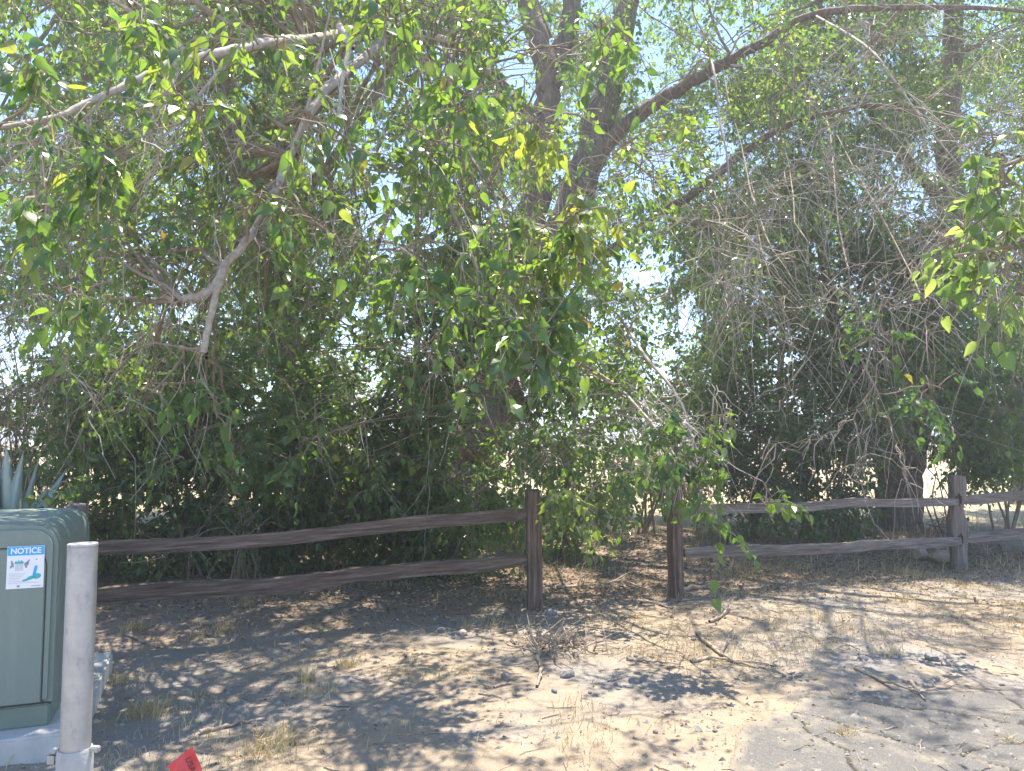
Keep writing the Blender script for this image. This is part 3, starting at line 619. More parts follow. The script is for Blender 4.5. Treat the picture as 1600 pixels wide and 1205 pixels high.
A.limb(PP([(870, 560, 8.6), (930, 590, 8.2), (985, 620, 7.8), (1030, 655, 7.4), (1060, 690, 7.2), (1085, 730, 7.1)]), .016, .004, **dk)
A.limb(PP([(800, 560, YA - .5), (815, 610, 8.8), (830, 660, 8.4), (845, 700, 8.2), (870, 735, 8.0)]), .016, .004, **dk)
A.limb(PP([(1060, 137, YA - 1.1), (1105, 90, 7.5), (1125, 190, 6.8), (1138, 260, 6.6), (1136, 320, 6.5)]), .014, .004, **dk)
A.limb(PP([(1275, 25, YA - 2.6), (1350, 70, 6.8), (1400, 130, 6.4), (1450, 200, 6.2), (1500, 260, 6.1)]), .014, .004, **dk)
# drooping bare branches in front of the right-hand tree
for pts in ([(1160, 240, YA - 1.9), (1200, 370, 7.0), (1250, 440, 6.7), (1300, 505, 6.5), (1345, 555, 6.4), (1362, 590, 6.3)], [(1222, 205, YA - 2.2), (1260, 390, 6.8), (1310, 440, 6.6), (1350, 500, 6.4), (1380, 560, 6.3)],
            [(1290, 180, YA - 2.6), (1320, 400, 6.6), (1338, 460, 6.5), (1355, 520, 6.4), (1360, 566, 6.3)], [(1360, 590, 6.3), (1340, 640, 6.2), (1310, 670, 6.1), (1262, 690, 6.0), (1205, 699, 5.9)],
            [(1358, 590, 6.3), (1354, 640, 6.25), (1353, 690, 6.2), (1342, 728, 6.2), (1312, 755, 6.1)], [(1362, 592, 6.3), (1378, 640, 6.2), (1398, 685, 6.2), (1410, 720, 6.1), (1413, 756, 6.1)],
            [(1130, 100, YA - 1.6), (1200, 400, 7.0), (1225, 470, 6.8), (1233, 540, 6.7), (1232, 600, 6.6), (1220, 634, 6.5)], [(1290, 180, YA - 2.6), (1430, 440, 6.4), (1438, 400, 6.2), (1448, 460, 6.1), (1425, 480, 6.0)]):
    A.limb(PP(pts), .0085, .0025, jag=.02, n=22, m=M_twig, sides=6)
A.cloud(58, (420, 1260), (-150, 430), (8.3, 12.5), (.5, 1.0), 58, .078, L=.55, bare=.25, dens=13, tint=(.05, .95))
A.cloud(46, (230, 1010), (330, 720), (7.4, 9.0), (.35, .6), 32, .080, L=.45, bare=.25, dens=12, tint=(.0, .9))
A.cloud(22, (640, 860), (420, 780), (7.6, 8.8), (.3, .5), 30, .078, L=.4, bare=.3, dens=12, tint=(0, .8))
A.cloud(15, (0, 1450), (-900, -100), (4.5, 7.5), (.4, .7), 26, .08, L=.5, bare=.3)
A.cloud(26, (150, 1500), (-560, -120), (7.0, 11), (.35, .75), 30, .08, L=.5, bare=.3, dens=10, gap=False)
A.cloud(92, (0, 1020), (-60, 420), (4.8, 7.4), (.3, .55), 24, .072, L=.45, bare=.35, dens=10, tint=(.15, .97))
for px, py, Yv, rd, ns, tn in [(680, 470, 4.0, .20, 12, .6), (850, 520, 3.6, .22, 15, .5), (800, 500, 3.7, .18, 10, .4), (880, 335, 3.7, .18, 14, 1.15), (830, 180, 4.1, .2, 10, 1.15), (850, 430, 3.8, .2, 12, .8), (900, 400, 3.9, .18, 9, .8), (820, 360, 4.0, .18, 9, .7), (640, 430, 4.2, .18, 9, .6), (560, 260, 4.2, .22, 9, .7),  # highest tints put the backlit glow of those clumps into leaf colour
                              (470, 170, 3.8, .2, 10, .8), (330, 170, 3.9, .2, 9, .9), (190, 240, 3.6, .22, 12, .6), (70, 290, 3.5, .22, 12, .6), (110, 440, 3.9, .2, 9, .7), (60, 120, 3.3, .2, 9, .5), (230, 30, 3.6, .25, 10, .8), (400, 60, 3.6, .2, 9, .85),
                              (400, 310, 4.4, .2, 10, .7), (630, 30, 3.5, .22, 11, .85), (735, 165, 3.9, .2, 10, .7), (650, 240, 4.2, .2, 10, .7), (470, 320, 4.4, .2, 9, .6), (950, 40, 4.0, .22, 9, .7), (240, 610, 4.7, .16, 6, .4), (340, 640, 4.7, .14, 5, .4),
                              (1088, 770, 5.4, .12, 9, .6), (1070, 715, 5.4, .16, 9, .5), (1195, 785, 5.6, .07, 4, .8), (1125, 822, 5.4, .05, 3, .7), (1030, 690, 5.4, .2, 12, .3), (1130, 650, 5.4, .16, 7, .7), (900, 790, 6.6, .2, 10, .9), (880, 700, 7.0, .25, 12, .7), (960, 720, 6.8, .25, 12, .4), (1360, 520, 5.8, .14, 7, .3), (1460, 600, 5.9, .2, 9, .3)]:
    A.blob(P(px, py, Yv), rd, int(ns * 1.35), .084, L=.26, bare=.1, dens=8, droop=.7, tint=(tn - .3, min(tn, .97)), gap=False)
# loose bare twigs
for n_, pxr, pyr, Yr, L_ in [(70, (1040, 1600), (30, 520), (5.5, 8.5), .75), (120, (150, 1000), (20, 420), (4.4, 7.0), .5), (110, (980, 1130), (600, 740), (6, 7), .35), (60, (0, 520), (330, 680), (6, 8.2), .5), (40, (480, 1000), (430, 760), (6.5, 8), .5)]:
    st = np.array([P(A.rs.uniform(*pxr), A.rs.uniform(*pyr), A.rs.uniform(*Yr)) for _ in range(n_)])
    d = norm(A.rs.normal(size=(n_, 3)) * .7 + np.array([.1, -.2, -.4]))
    A.sprays(st, d, L_ * A.rs.uniform(.6, 1.6, n_), .08, bare=1.0, gap=False)
A.cloud(30, (80, 1000), (480, 760), (7.0, 7.9), (.22, .4), 14, .085, L=.35, bare=.15, dens=9, tint=(.1, .95), gap=False)
A.cloud(46, (1030, 1620), (20, 520), (5.6, 8.5), (.35, .7), 16, .08, L=.55, bare=1.0, gap=False)
A.cloud(26, (100, 1000), (10, 420), (4.6, 7.2), (.25, .5), 12, .08, L=.4, bare=1.0, gap=False)
A.cloud(14, (0, 420), (380, 640), (6.5, 8.4), (.3, .6), 18, .08, L=.45, bare=1.0, gap=False)
A.cloud(8, (560, 960), (440, 740), (6.8, 8.0), (.3, .5), 14, .08, L=.4, bare=1.0, gap=False)
NL += A.finish(300)

# --- left cottonwood
b0 = P(478, 800, 10.8); b0[2] = 0
B = Tree('cottonwood_tree', 'left-hand cottonwood, slim brown trunk rising behind the dense shrubs', 'tree', b0, seed=31)
B.limb([b0 + [0, 0, -.3], P(470, 700, 10.8), P(455, 580, 10.7), P(440, 490, 10.6), P(400, 370, 10.4), P(375, 260, 10.2), P(352, 130, 10), P(330, 0, 9.8), P(310, -200, 9.6)], .26, .09, 'trunk', sides=14, n=40)
B.limb(PP([(375, 260, 10.2), (300, 150, 9.6), (200, 60, 9.2), (60, -60, 9)]), .11, .04)
B.limb(PP([(400, 370, 10.4), (520, 250, 10.2), (600, 120, 10), (660, -40, 9.8)]), .10, .03)
B.limb(PP([(455, 560, 10.7), (540, 480, 10.2), (590, 380, 10), (610, 320, 9.9)]), .07, .02)
B.cloud(66, (-160, 600), (-130, 600), (8.0, 11.5), (.45, .9), 58, .074, L=.5, bare=.25, dens=13, tint=(.05, .95))
B.cloud(4, (-100, 420), (-700, -100), (5, 8), (.4, .7), 26, .075, L=.5, bare=.3)
NL += B.finish(150)

# --- right cottonwood
b0 = Zp(1398, 832, 0)
YC = float(b0[1])
Ct = Tree('cottonwood_tree', 'right-hand cottonwood with a thick grey trunk behind the slotted fence post', 'tree', b0, seed=41)
Ct.limb([b0 + [0, 0, -.3], P(1398, 790, YC), P(1415, 720, YC), P(1438, 630, YC), P(1458, 540, YC), P(1478, 440, YC), P(1490, 330, YC - .2), P(1480, 200, YC - .3), P(1490, 60, YC - .3), P(1500, -140, YC)], .36, .13, 'trunk', sides=18, n=46)
Ct.limb([b0 + [-.1, 0, 0], P(1385, 740, YC), P(1340, 640, YC), P(1310, 540, YC - .3), P(1290, 420, YC - .6), P(1260, 280, YC - .8)], .2, .06)
Ct.limb(PP([(1458, 540, YC), (1540, 430, YC - .6), (1620, 330, YC - 1), (1700, 200, YC - 1.2)]), .14, .05)
Ct.limb(PP([(1430, 650, YC), (1520, 600, YC - .5), (1600, 590, YC - .9), (1720, 560, YC - 1)]), .10, .03)
Ct.limb(PP([(1490, 330, YC - .2), (1400, 230, YC - .7), (1330, 120, YC - 1), (1260, -40, YC - 1.2)]), .11, .03)
Ct.cloud(96, (1090, 1740), (-130, 640), (YC - 2.2, YC + 1.8), (.5, 1.0), 62, .080, L=.55, bare=.3, dens=13, tint=(.0, .8))
Ct.cloud(46, (1090, 1660), (500, 745), (YC - 2, YC + 1), (.45, .75), 58, .085, L=.5, bare=.2, dens=12, tint=(.0, .55))
Ct.cloud(7, (1250, 1900), (-750, -150), (6, 9), (.4, .7), 26, .08, L=.5, bare=.35)
for px, py in [(1110, 690), (1160, 720), (1230, 745), (1310, 750), (1500, 735), (1560, 720), (1590, 690), (1540, 700), (1470, 700)]:
    Ct.blob(P(px, py, YC - 1.2), .3, 26, .095, L=.4, bare=.1, tint=(0, .5))
for n_, pxr, pyr in [(230, (1120, 1600), (40, 540)), (110, (1240, 1480), (540, 720))]:
    st = np.array([P(Ct.rs.uniform(*pxr), Ct.rs.uniform(*pyr), Ct.rs.uniform(YC - 3, YC - 1.6)) for _ in range(n_)])
    Ct.sprays(st, norm(Ct.rs.normal(size=(n_, 3)) * .7 + np.array([0, -.2, -.35])), .8 * Ct.rs.uniform(.6, 1.6, n_), .08, bare=1.0, gap=False)
Ct.cloud(16, (1030, 1210), (300, 600), (10.5, 13), (.35, .6), 36, .08, L=.5, bare=.25, dens=11)
Ct.cloud(26, (1330, 1640), (300, 660), (YC - 3, YC - 1.4), (.35, .6), 40, .085, L=.5, bare=.25, dens=11, tint=(0, .6), gap=False)
NL += Ct.finish(200)

# --- near tree at the right edge: its trunk is outside the picture, a yellow-green spray hangs in
b0 = np.array([4.9, 4.4, 0])
D = Tree('cottonwood_tree', 'near bough of bright yellow-green leaves hanging in at the right edge', 'tree', b0, seed=51, folmat=M_yfol, leafmat=M_yleaf)
D.limb([b0 + [0, 0, -.3], b0 + [.05, 0, 1.2], b0 + [-.05, .1, 2.4], b0 + [.1, .3, 3.8], b0 + [.2, .6, 5.4]], .16, .06, 'trunk', sides=12)
D.limb([b0 + [-.05, .1, 2.2], P(1760, 210, 4.2), P(1640, 235, 3.9), P(1560, 262, 3.7)], .035, .006, m=M_twig, sides=7)
D.limb([b0 + [0, 0, 1.8], P(1760, 400, 4.0), P(1660, 370, 3.8), P(1580, 385, 3.7), P(1490, 400, 3.7)], .028, .005, m=M_twig, sides=7)
for px, py, Yv, rd, ns, tn in [(1540, 235, 4.0, .14, 6, .9), (1530, 275, 3.9, .16, 7, .9), (1585, 290, 3.7, .18, 8, .9), (1600, 350, 3.6, .18, 8, .7), (1575, 430, 3.8, .17, 11, .5), (1510, 345, 4.1, .16, 7, .7), (1490, 380, 4.2, .16, 5, .7), (1550, 390, 3.9, .17, 7, .7), (1600, 455, 3.6, .15, 6, .6), (1530, 440, 4.1, .12, 5, .6), (1640, 260, 3.7, .2, 10, .8), (1700, 340, 3.8, .25, 12, .6)]:
    D.blob(P(px, py, Yv), rd, ns, .092, L=.24, bare=.1, dens=6, droop=.6, tint=(tn - .4, tn), gap=False)
for _ in range(8):
    D.blob(b0 + np.array([D.rs.uniform(.4, 1.9), D.rs.uniform(-.6, 1.8), D.rs.uniform(3.2, 6.2)]), .5, 22, .085, L=.45, gap=False)
NL += D.finish(130)

# --- rear trees
def rear(px, Y, label, cl, seed, tr=.2, topy=0, tint=(.05, .9)):
    global NL
    b0 = P(px, 800, Y); b0[2] = 0
    T = Tree('cottonwood_tree', label, 'tree', b0, seed=seed)
    tp = P(px + 10, topy, Y); T.limb([b0 + [0, 0, -.2], b0 + [.1, 0, 1.5], (b0 + tp) / 2 + [.1, 0, 0], tp], tr * .6, .04, 'trunk', sides=10)
    for k in range(3):
        a = b0 + (tp - b0) * (.35 + .15 * k); T.limb([a, a + [T.rs.uniform(-1.5, 1.5), T.rs.uniform(-.8, .8), .8], a + [T.rs.uniform(-3, 3), T.rs.uniform(-1, 1), 1.4]], .08, .02, sides=6)
    for c in cl: T.cloud(*c[:7], L=.6, bare=.2, dens=14, tint=tint)
    NL += T.finish(0)
rear(120, 15, 'dark rear tree filling the upper left corner beyond the left cottonwood', [(104, (-160, 470), (-80, 640), (13.5, 17), (.6, 1.1), 60, .095)], 61, .24, -40)
rear(640, 17.5, 'pale sunlit rear tree seen behind the two central trunks', [(118, (380, 1000), (-60, 650), (15.5, 19), (.6, 1.1), 60, .10)], 62, .22, 180, (.3, .97))
rear(1210, 16.5, 'rear tree beyond the gap between the central and the right-hand cottonwood', [(88, (1000, 1420), (-60, 600), (15, 18), (.6, 1.0), 60, .10)], 63, .2, 200)
rear(1590, 18, 'rear tree at the right edge beyond the right-hand cottonwood', [(62, (1440, 1760), (0, 600), (15.5, 19), (.6, 1.1), 60, .10)], 64, .22, 20)

# --- shrubs
def shrub(px, Y, topy, hw, label, seed, nb=12, leaf=.085, tint=(0, .93), bare=.15, name='leafy_shrub', ns=36, lo=.25, m=None, cat='shrub', gapk=True):
    global NL
    b0 = P(px, 800, Y); b0[2] = float(hg(b0[0], b0[1])); T = Tree(name, label, cat, b0, seed=seed, twigmat=m)
    zt = P(px, topy, Y)[2]
    for k in range(6):
        e = b0 + [T.rs.uniform(-hw, hw) * .8, T.rs.uniform(-.4, .4), zt * T.rs.uniform(.6, .95)]
        T.limb([b0 + [T.rs.uniform(-.2, .2), T.rs.uniform(-.15, .15), -.1], (b0 + e) / 2 + [T.rs.uniform(-.2, .2), T.rs.uniform(-.2, .1), .1], e], .014 if bare > .5 else .024, .006, 'stem', m=m or M_twig, sides=6, n=9)
    for _ in range(int(nb * 1.5)):
        c = b0 + [T.rs.uniform(-hw, hw), T.rs.uniform(-.75, .75), lo + (zt - .1 - lo) * T.rs.random() ** 1.25]
        T.blob(c, [.5, .45, .4], ns, leaf, L=.42, bare=bare, dens=12, tint=tint, gap=gapk)
    NL += T.finish(0)
shrub(70, 9.6, 590, .9, 'leafy shrub behind the agave at the left edge', 71, 11)
shrub(190, 9.2, 560, .95, 'leafy shrub right above the green cabinet and bollard', 72, 16)
shrub(300, 9.0, 560, .9, 'dense dark-leaved shrub above the left end of the upper fence rail', 73, 17)
shrub(410, 9.2, 540, .9, 'dense leafy shrub hiding the foot of the left cottonwood', 74, 17)
shrub(520, 9.5, 560, .9, 'leafy shrub over the middle of the brown fence section', 75, 17)
shrub(625, 9.3, 590, .8, 'dark leafy shrub left of the central trunk', 76, 16)
shrub(715, 9.0, 690, .55, 'low leafy shrub at the foot of the central trunk', 77, 9)
shrub(890, 10.5, 640, .6, 'light-leaved sucker growth beside the round-topped post', 78, 8, tint=(.4, .95))
shrub(1010, 12.5, 580, .8, 'leafy shrub behind the fence gap', 79, 11, .07)
shrub(1175, 12.0, 600, .9, 'dark shrub left of the right-hand trunk', 80, 13, .075, (0, .5))
shrub(1300, 11.6, 620, .7, 'dark shrub close against the right-hand trunk', 81, 10, .08, (0, .45))
shrub(1560, 13, 600, .9, 'dark leafy shrub behind the slotted post', 82, 12, .08, (0, .5), lo=1.0)
shrub(40, 8.6, 480, .9, 'bare brown brush above the agave', 83, 12, .05, bare=.93, name='bare_shrub', ns=60, m=M_twig, lo=.9)
shrub(1465, 11.2, 700, .35, 'leafless brown saplings left of the slotted post', 84, 5, .05, bare=.97, name='bare_shrub', ns=26, m=M_bark, lo=.15)
shrub(390, 8.4, 770, .5, 'fan of dry pale stems above the left part of the rail', 85, 3, .05, bare=.8, name='bare_shrub', ns=22, m=M_twig, lo=.3)
# red flowers glimpsed in the gap
b0 = P(1040, 800, 14.5); b0[2] = 0
F = Tree('flowering_shrub', 'shrub with a few pink-red blooms glimpsed through the central gap', 'shrub', b0, seed=90)
for k in range(4): F.limb([b0 + [0, 0, -.1], b0 + [F.rs.uniform(-.4, .4), 0, 1.2], b0 + [F.rs.uniform(-.6, .6), F.rs.uniform(-.3, .3), 2.3]], .03, .008, 'stem', m=M_twig, sides=5, n=8)
for _ in range(8): F.blob(b0 + [F.rs.uniform(-.6, .6), F.rs.uniform(-.3, .3), F.rs.uniform(.6, 2.3)], .4, 26, .08, L=.35, gap=False)
for px, py in ((1033, 608), (1056, 603), (1064, 600)):
    c = P(px, py, 13.9); Vp = c + F.rs.normal(size=(26, 3)) * .05
    link('flower_head', mesh_np('flower_head', *(lambda V, q, t: (V - b0, q))(*place_leaves(T_FAR_V, T_FAR_Q, Vp, norm(F.rs.normal(size=(26, 3))), norm(F.rs.normal(size=(26, 3))), np.full(26, .06), F.rs.random(26))), tint=F.rs.random(26 * 6), mats=[M_flower]), F.root)
NL += F.finish(0)
# far shrubs along the horizon
for k, (px, Y, h, w) in enumerate([(120, 48, 2.4, 3), (420, 60, 3.2, 4), (700, 52, 2.5, 3), (900, 66, 3.4, 4.5), (1010, 44, 2.2, 2.6), (1120, 58, 3, 4), (1290, 50, 2.2, 3), (1440, 62, 3, 4), (1560, 46, 1.8, 2.6), (1680, 55, 2.5, 3)]):
    b0 = P(px, 800, Y); b0[2] = 0; T = Tree('desert_shrub', 'far low green shrub out on the pale field near the horizon', 'shrub', b0, 'far shrubs along the horizon', seed=200 + k)
    T.limb([b0 + [0, 0, -.1], b0 + [.1, 0, h * .5], b0 + [0, 0, h * .8]], .08, .03, 'stem', sides=5, n=6)
    for _ in range(9): T.blob(b0 + [T.rs.uniform(-w, w) * .5, T.rs.uniform(-1, 1), T.rs.uniform(.2, .9) * h], [w * .22, .8, h * .2], 22, .2, L=.6, gap=False)
    T.finish(0)

# --- agave
b0 = P(16, 800, 7.4); b0[2] = float(hg(b0[0], b0[1]))
ag = thing('agave_plant', 'pale blue-green agave with tall sword leaves behind the green cabinet', 'agave', tuple(b0))
def blade(dx, dy, h, w, curl):
    n = 12; t = np.linspace(0, 1, n); V = []
    side = norm(np.array([[-dy, dx, 0.]]))[0] if abs(dx) + abs(dy) > 1e-6 else np.array([1., 0, 0]); out = np.array([dx, dy, 0.])
    for k in t:
        c = out * (.10 + k * .75 + curl * k * k) + np.array([0, 0, h * (k - .12 * curl * k * k)]); ww = 2.3 * w * np.interp(k, [0, .25, .55, .85, 1], [.75, .95, .9, .38, .02]); th = .03 * (1 - k) + .004
        nn = np.cross(side, norm((out + np.array([0, 0, h]))[None])[0]); nn = nn / np.linalg.norm(nn)
        if np.dot(nn, out) < 0: nn = -nn
        V += [c - side * ww / 2 - nn * ww * .22, c + nn * th * .5, c + side * ww / 2 - nn * ww * .22, c + nn * th * 1.5 + 0 * side]
    V = np.array(V).reshape(n, 4, 3); i = np.arange(n * 4).reshape(n, 4); j = np.roll(i, -1, 1)
    q = np.stack([i[:-1], j[:-1], j[1:], i[1:]], -1).reshape(-1, 4)
    return mesh_np('leaf', V.reshape(-1, 3), q, smooth=True, tint=np.repeat(t * .6 + rng.random() * .4, 4), mats=[M_agave])
for dx, dy, h, w, cu in [(-.22, -.18, 1.52, .14, .05), (.02, -.15, 1.49, .13, .0), (.14, -.05, 1.46, .11, .05), (.22, .08, 1.42, .10, .1), (-.42, -.1, 1.25, .17, .3), (.1, -.42, 1.1, .18, .3), (-.3, .3, 1.3, .16, .2), (.3, .35, 1.3, .16, .2), (-.65, .1, .9, .17, .5), (-.25, -.5, .95, .18, .4), (0, .5, 1.1, .16, .3)]:
    link('leaf', blade(dx, dy, h, w, cu), ag)

# ------------------------------------------------------------------ loose things on the ground
def gp(px, py):
    p = Zp(px, py, 0); p[2] = float(hg(p[0], p[1])); a = float(asph(p[0], p[1]))
    if a > .05: p[2] = max(p[2], .012)
    return p
def stone_mesh(seed, m, sz):
    r_ = np.random.default_rng(seed); bm = bmesh.new(); bmesh.ops.create_icosphere(bm, subdivisions=2, radius=1)
    sc = np.array([1, r_.uniform(.6, .95), r_.uniform(.5, .75)]); f = r_.normal(size=(7, 3)); f = norm(f); dcut = r_.uniform(.62, .9, 7)
    for v in bm.verts:
        c = np.array(v.co)
        for a, dd in zip(f, dcut):
            e = c @ a
            if e > dd: c = c - a * (e - dd)
        v.co = Vector((c * sc * sz * (1 + .03 * r_.normal())).tolist())
    me = bpy.data.meshes.new('stone'); bm.to_mesh(me); bm.free(); me.materials.append(m); return me
def stone(px, py, wpx, label, seed, m=None, group=None, up=.3):
    p = gp(px, py); sz = wpx / 2 / FPX * p[1]; o = link('stone', stone_mesh(seed, m or M_stone, sz)); o.location = (p + [0, 0, sz * up]).tolist(); o.rotation_euler = (0, 0, seed * 1.7)
    return tag(o, label, 'stone', group)
stone(791, 1065, 22, 'pointed dark grey stone on bare soil left of the twig heap', 1)
stone(886, 1058, 26, 'flat dark stone just below the twig heap', 2)
stone(866, 1080, 14, 'small dark stone below the flat one near the twig heap', 3)
stone(1348, 1030, 17, 'round dark stone on the sunny ground before the asphalt edge', 4)
stone(1456, 1031, 22, 'dark grey stone at the asphalt edge, larger of the two by the crack', 5)
stone(1478, 1038, 18, 'small pale grey stone at the asphalt edge beside the larger dark one', 6, M_stone2)
stone(721, 990, 20, 'pale topped stone in front of the round-topped post', 7, M_stone2)
stone(1438, 875, 36, 'reddish tan rock at the foot of the slotted post, left one', 8, M_stone2, up=.45)
stone(1472, 878, 40, 'grey rock touching the foot of the slotted post', 9, M_stone2, up=.4)
stone(503, 1040, 16, 'whitish stone on the gravel in the left foreground', 10, M_stone2)
stone(860, 962, 22, 'low dark stone just right of the foot of the round-topped post', 11)
stone(1012, 1085, 9, 'small dark stone on sunny ground right of centre', 12)
stone(690, 985, 16, 'dark stone beside the pale topped one', 13)
for k in range(22):
    px, py = random.uniform(180, 1180), random.uniform(990, 1190)
    stone(px, py, random.uniform(7, 13), 'fist-sized or smaller grey stone scattered on the foreground soil', 40 + k, M_stone if k % 3 else M_stone2, 'small stones scattered on the foreground soil')
def stick(pts, r, label, group=None, lift=None, forks=()):
    base = gp(*pts[0][:2]); pp = []
    for e in pts:
        p = gp(e[0], e[1]); p[2] += r * .9 + (e[2] if len(e) > 2 else 0); pp.append(p)
    p = spline(pp, 14); p += rng.normal(size=p.shape) * r * .35
    V, q = tubes(p[None], (r * np.linspace(1, .45, 14) * (1 + .12 * rng.normal(size=14)))[None], 7); acc = Acc(); acc.add(V, q)
    for t0, (fx, fy), fl in forks:
        a = p[int(t0 * 13)]; e = gp(fx, fy); e[2] += fl + r * .5; f = spline([a, (a + e) / 2 + [0, 0, .015], e], 8); V, q = tubes(f[None], (r * .6 * np.linspace(1, .4, 8))[None], 6); acc.add(V, q)
    o = link('fallen_stick', acc.mesh('fallen_stick', [M_wildwood], True, base)); o.location = base.tolist(); return tag(o, label, 'stick', group)
stick([(1088, 990), (1115, 1015), (1150, 1035), (1185, 1043)], .016, 'forked pale stick lying on sunny soil before the right fence', forks=[(.5, (1140, 1002), .05)])
stick([(1078, 1033), (1110, 1028), (1150, 1032), (1200, 1038)], .013, 'long thin stick crossing below the forked one')
stick([(1110, 975), (1128, 968), (1142, 958, .06)], .014, 'curved pale twig rising from the ground near the narrow post')
stick([(1030, 947), (1046, 951), (1064, 956)], .012, 'short white bleached stick in front of the narrow post')
stick([(870, 918), (930, 912), (975, 908), (1015, 925)], .016, 'long grey stick lying across the fence gap', forks=[(.6, (1005, 902), .12)])
stick([(1062, 925), (1095, 921), (1130, 913)], .03, 'dark bark-covered log end right of the narrow post')
stick([(198, 992), (222, 1000), (250, 1010)], .014, 'dark stick on the soil right of the bollard')
stick([(312, 1140), (340, 1133), (372, 1126), (400, 1122)], .014, 'grey crooked stick above the red marker flag', forks=[(.4, (350, 1112), .03)])
stick([(838, 1020), (845, 1045), (842, 1075)], .018, 'bent grey stick below the twig heap')
stick([(980, 1030), (1010, 1034), (1035, 1038)], .014, 'flat bark strip right of the twig heap')
stick([(1335, 1045), (1370, 1062), (1400, 1075), (1440, 1090)], .012, 'thin stick along the asphalt edge')
stick([(1420, 1068), (1432, 1082), (1445, 1100)], .012, 'short pale stick on the cracked asphalt')
stick([(855, 770), (880, 800), (905, 850, .2), (925, 880)], .008, 'thin bare stem leaning in the fence gap') if False else None
for k in range(26):
    px, py = random.uniform(260, 1300), random.uniform(905, 1120); a = random.uniform(-.5, .5); L = random.uniform(15, 45)
    stick([(px, py), (px + L * .5, py + a * L * .3 + random.uniform(-3, 3)), (px + L, py + a * L * .6)], random.uniform(.004, .009), 'thin dry twig scattered on the soil', 'thin twigs scattered on the soil')
# heap of dry twigs
c = gp(880, 1015); hp = thing('twig_heap', 'heap of broken dry twigs and debris in the middle foreground', 'twig heap', tuple(c))
acc = Acc(); r_ = np.random.default_rng(5); nB = 130
st = np.column_stack([r_.normal(0, .17, nB), r_.normal(0, .12, nB), np.zeros(nB)]); d = norm(np.column_stack([r_.normal(size=nB), r_.normal(size=nB) * .8, np.abs(r_.normal(size=nB)) * .45]))
L = r_.uniform(.06, .26, nB); t = np.linspace(0, 1, 5)[None, :, None]
cu = c + st[:, None] + d[:, None] * L[:, None, None] * t + np.sin(t * 3.1) * r_.normal(size=(nB, 1, 3)) * .02; cu[..., 2] = hg(cu[..., 0], cu[..., 1]) + .006 + np.maximum(0, cu[..., 2] - c[2]) + (np.exp(-(st[:, 0] ** 2 + st[:, 1] ** 2) / .04) * .06 * r_.random(nB))[:, None]
V, q = tubes(cu, r_.uniform(.003, .009, nB)[:, None] * np.linspace(1, .5, 5)[None], 5); acc.add(V, q)
link('dry_twigs', acc.mesh('dry_twigs', [M_wildwood], False, c), hp, kind='stuff')

# scattered litter, gravel and straw: nobody could count them
def scat(n, xr, yr, dens):
    out = []
    while len(out) < n:
        x = rng.uniform(*xr, n); y = rng.uniform(*yr, n); k = rng.random(n) < dens(x, y); out += list(np.column_stack([x[k], y[k]]))
    a = np.array(out[:n]); z = hg(a[:, 0], a[:, 1]); z = np.where(asph(a[:, 0], a[:, 1]) > .05, np.maximum(z, .012), z); return np.column_stack([a, z])
p = scat(20000, (-4.5, 7), (3.2, 13), lambda x, y: np.clip(.05 + .9 * sstep(6.2, 8.6, y - .3 * x * (x > 0)) * sstep(13, 10, y) + .2 * (vnoise(x, y, .6, 3) > .12), 0, 1))
d = norm(np.column_stack([rng.normal(size=(len(p), 2)), rng.normal(size=len(p)) * .25])); nr = norm(np.column_stack([rng.normal(size=(len(p), 2)) * .5, np.ones(len(p))])); nr = norm(nr - (nr * d).sum(-1, keepdims=True) * d)
A_ = Acc(); A_.add(*place_leaves(T_KITE_V * np.array([.8, 1, 1.6]), T_KITE_Q, p + [0, 0, .008], d, nr, rng.uniform(.015, .032, len(p)) + .022 * sstep(5.5, 8, p[:, 1]), rng.random(len(p))))
link('leaf_litter', A_.mesh('leaf_litter', [M_litter]), kind='stuff')
p = scat(16000, (-4.2, 7), (2.6, 9), lambda x, y: np.clip(.1 + .9 * (vnoise(x, y, .8, 5) + .1 > 0) * sstep(9, 5, y), 0, 1)); B_ = len(p)
ov = np.array([(1, 0, 0), (0, 1, 0), (-1, 0, 0), (0, -1, 0), (0, 0, 1), (.5, .5, .7), (-.5, .6, .6)], float)[:5]; ot = np.array([(0, 1, 4), (1, 2, 4), (2, 3, 4), (3, 0, 4)])
sz = rng.gamma(2.0, .0042, B_).clip(.003, .028); an = rng.uniform(0, 6.28, B_); ca_, sa_ = np.cos(an), np.sin(an)
jj = 1 + .35 * rng.normal(size=(B_, 5, 3)).clip(-1.5, 1.5); o_ = ov[None] * jj * np.array([1, .75, .65]); V = np.stack([o_[..., 0] * ca_[:, None] - o_[..., 1] * sa_[:, None], o_[..., 0] * sa_[:, None] + o_[..., 1] * ca_[:, None], o_[..., 2]], -1) * sz[:, None, None] + p[:, None]
M_grav = plain('gravel_stone', (.25, .23, .205), .9, 0, .5, 30, .4)
link('gravel', mesh_np('gravel', V.reshape(-1, 3), None, (ot[None] + (np.arange(B_) * 5)[:, None, None]).reshape(-1, 3), mats=[M_grav]), kind='stuff')
p = scat(2600, (-4, 6.5), (3.0, 9), lambda x, y: np.clip(.15 + .8 * sstep(5.5, 7.5, y), 0, 1)); B_ = len(p); an = rng.uniform(0, 6.28, B_); L = rng.uniform(.04, .2, B_); t = np.linspace(0, 1, 4)[None, :, None]
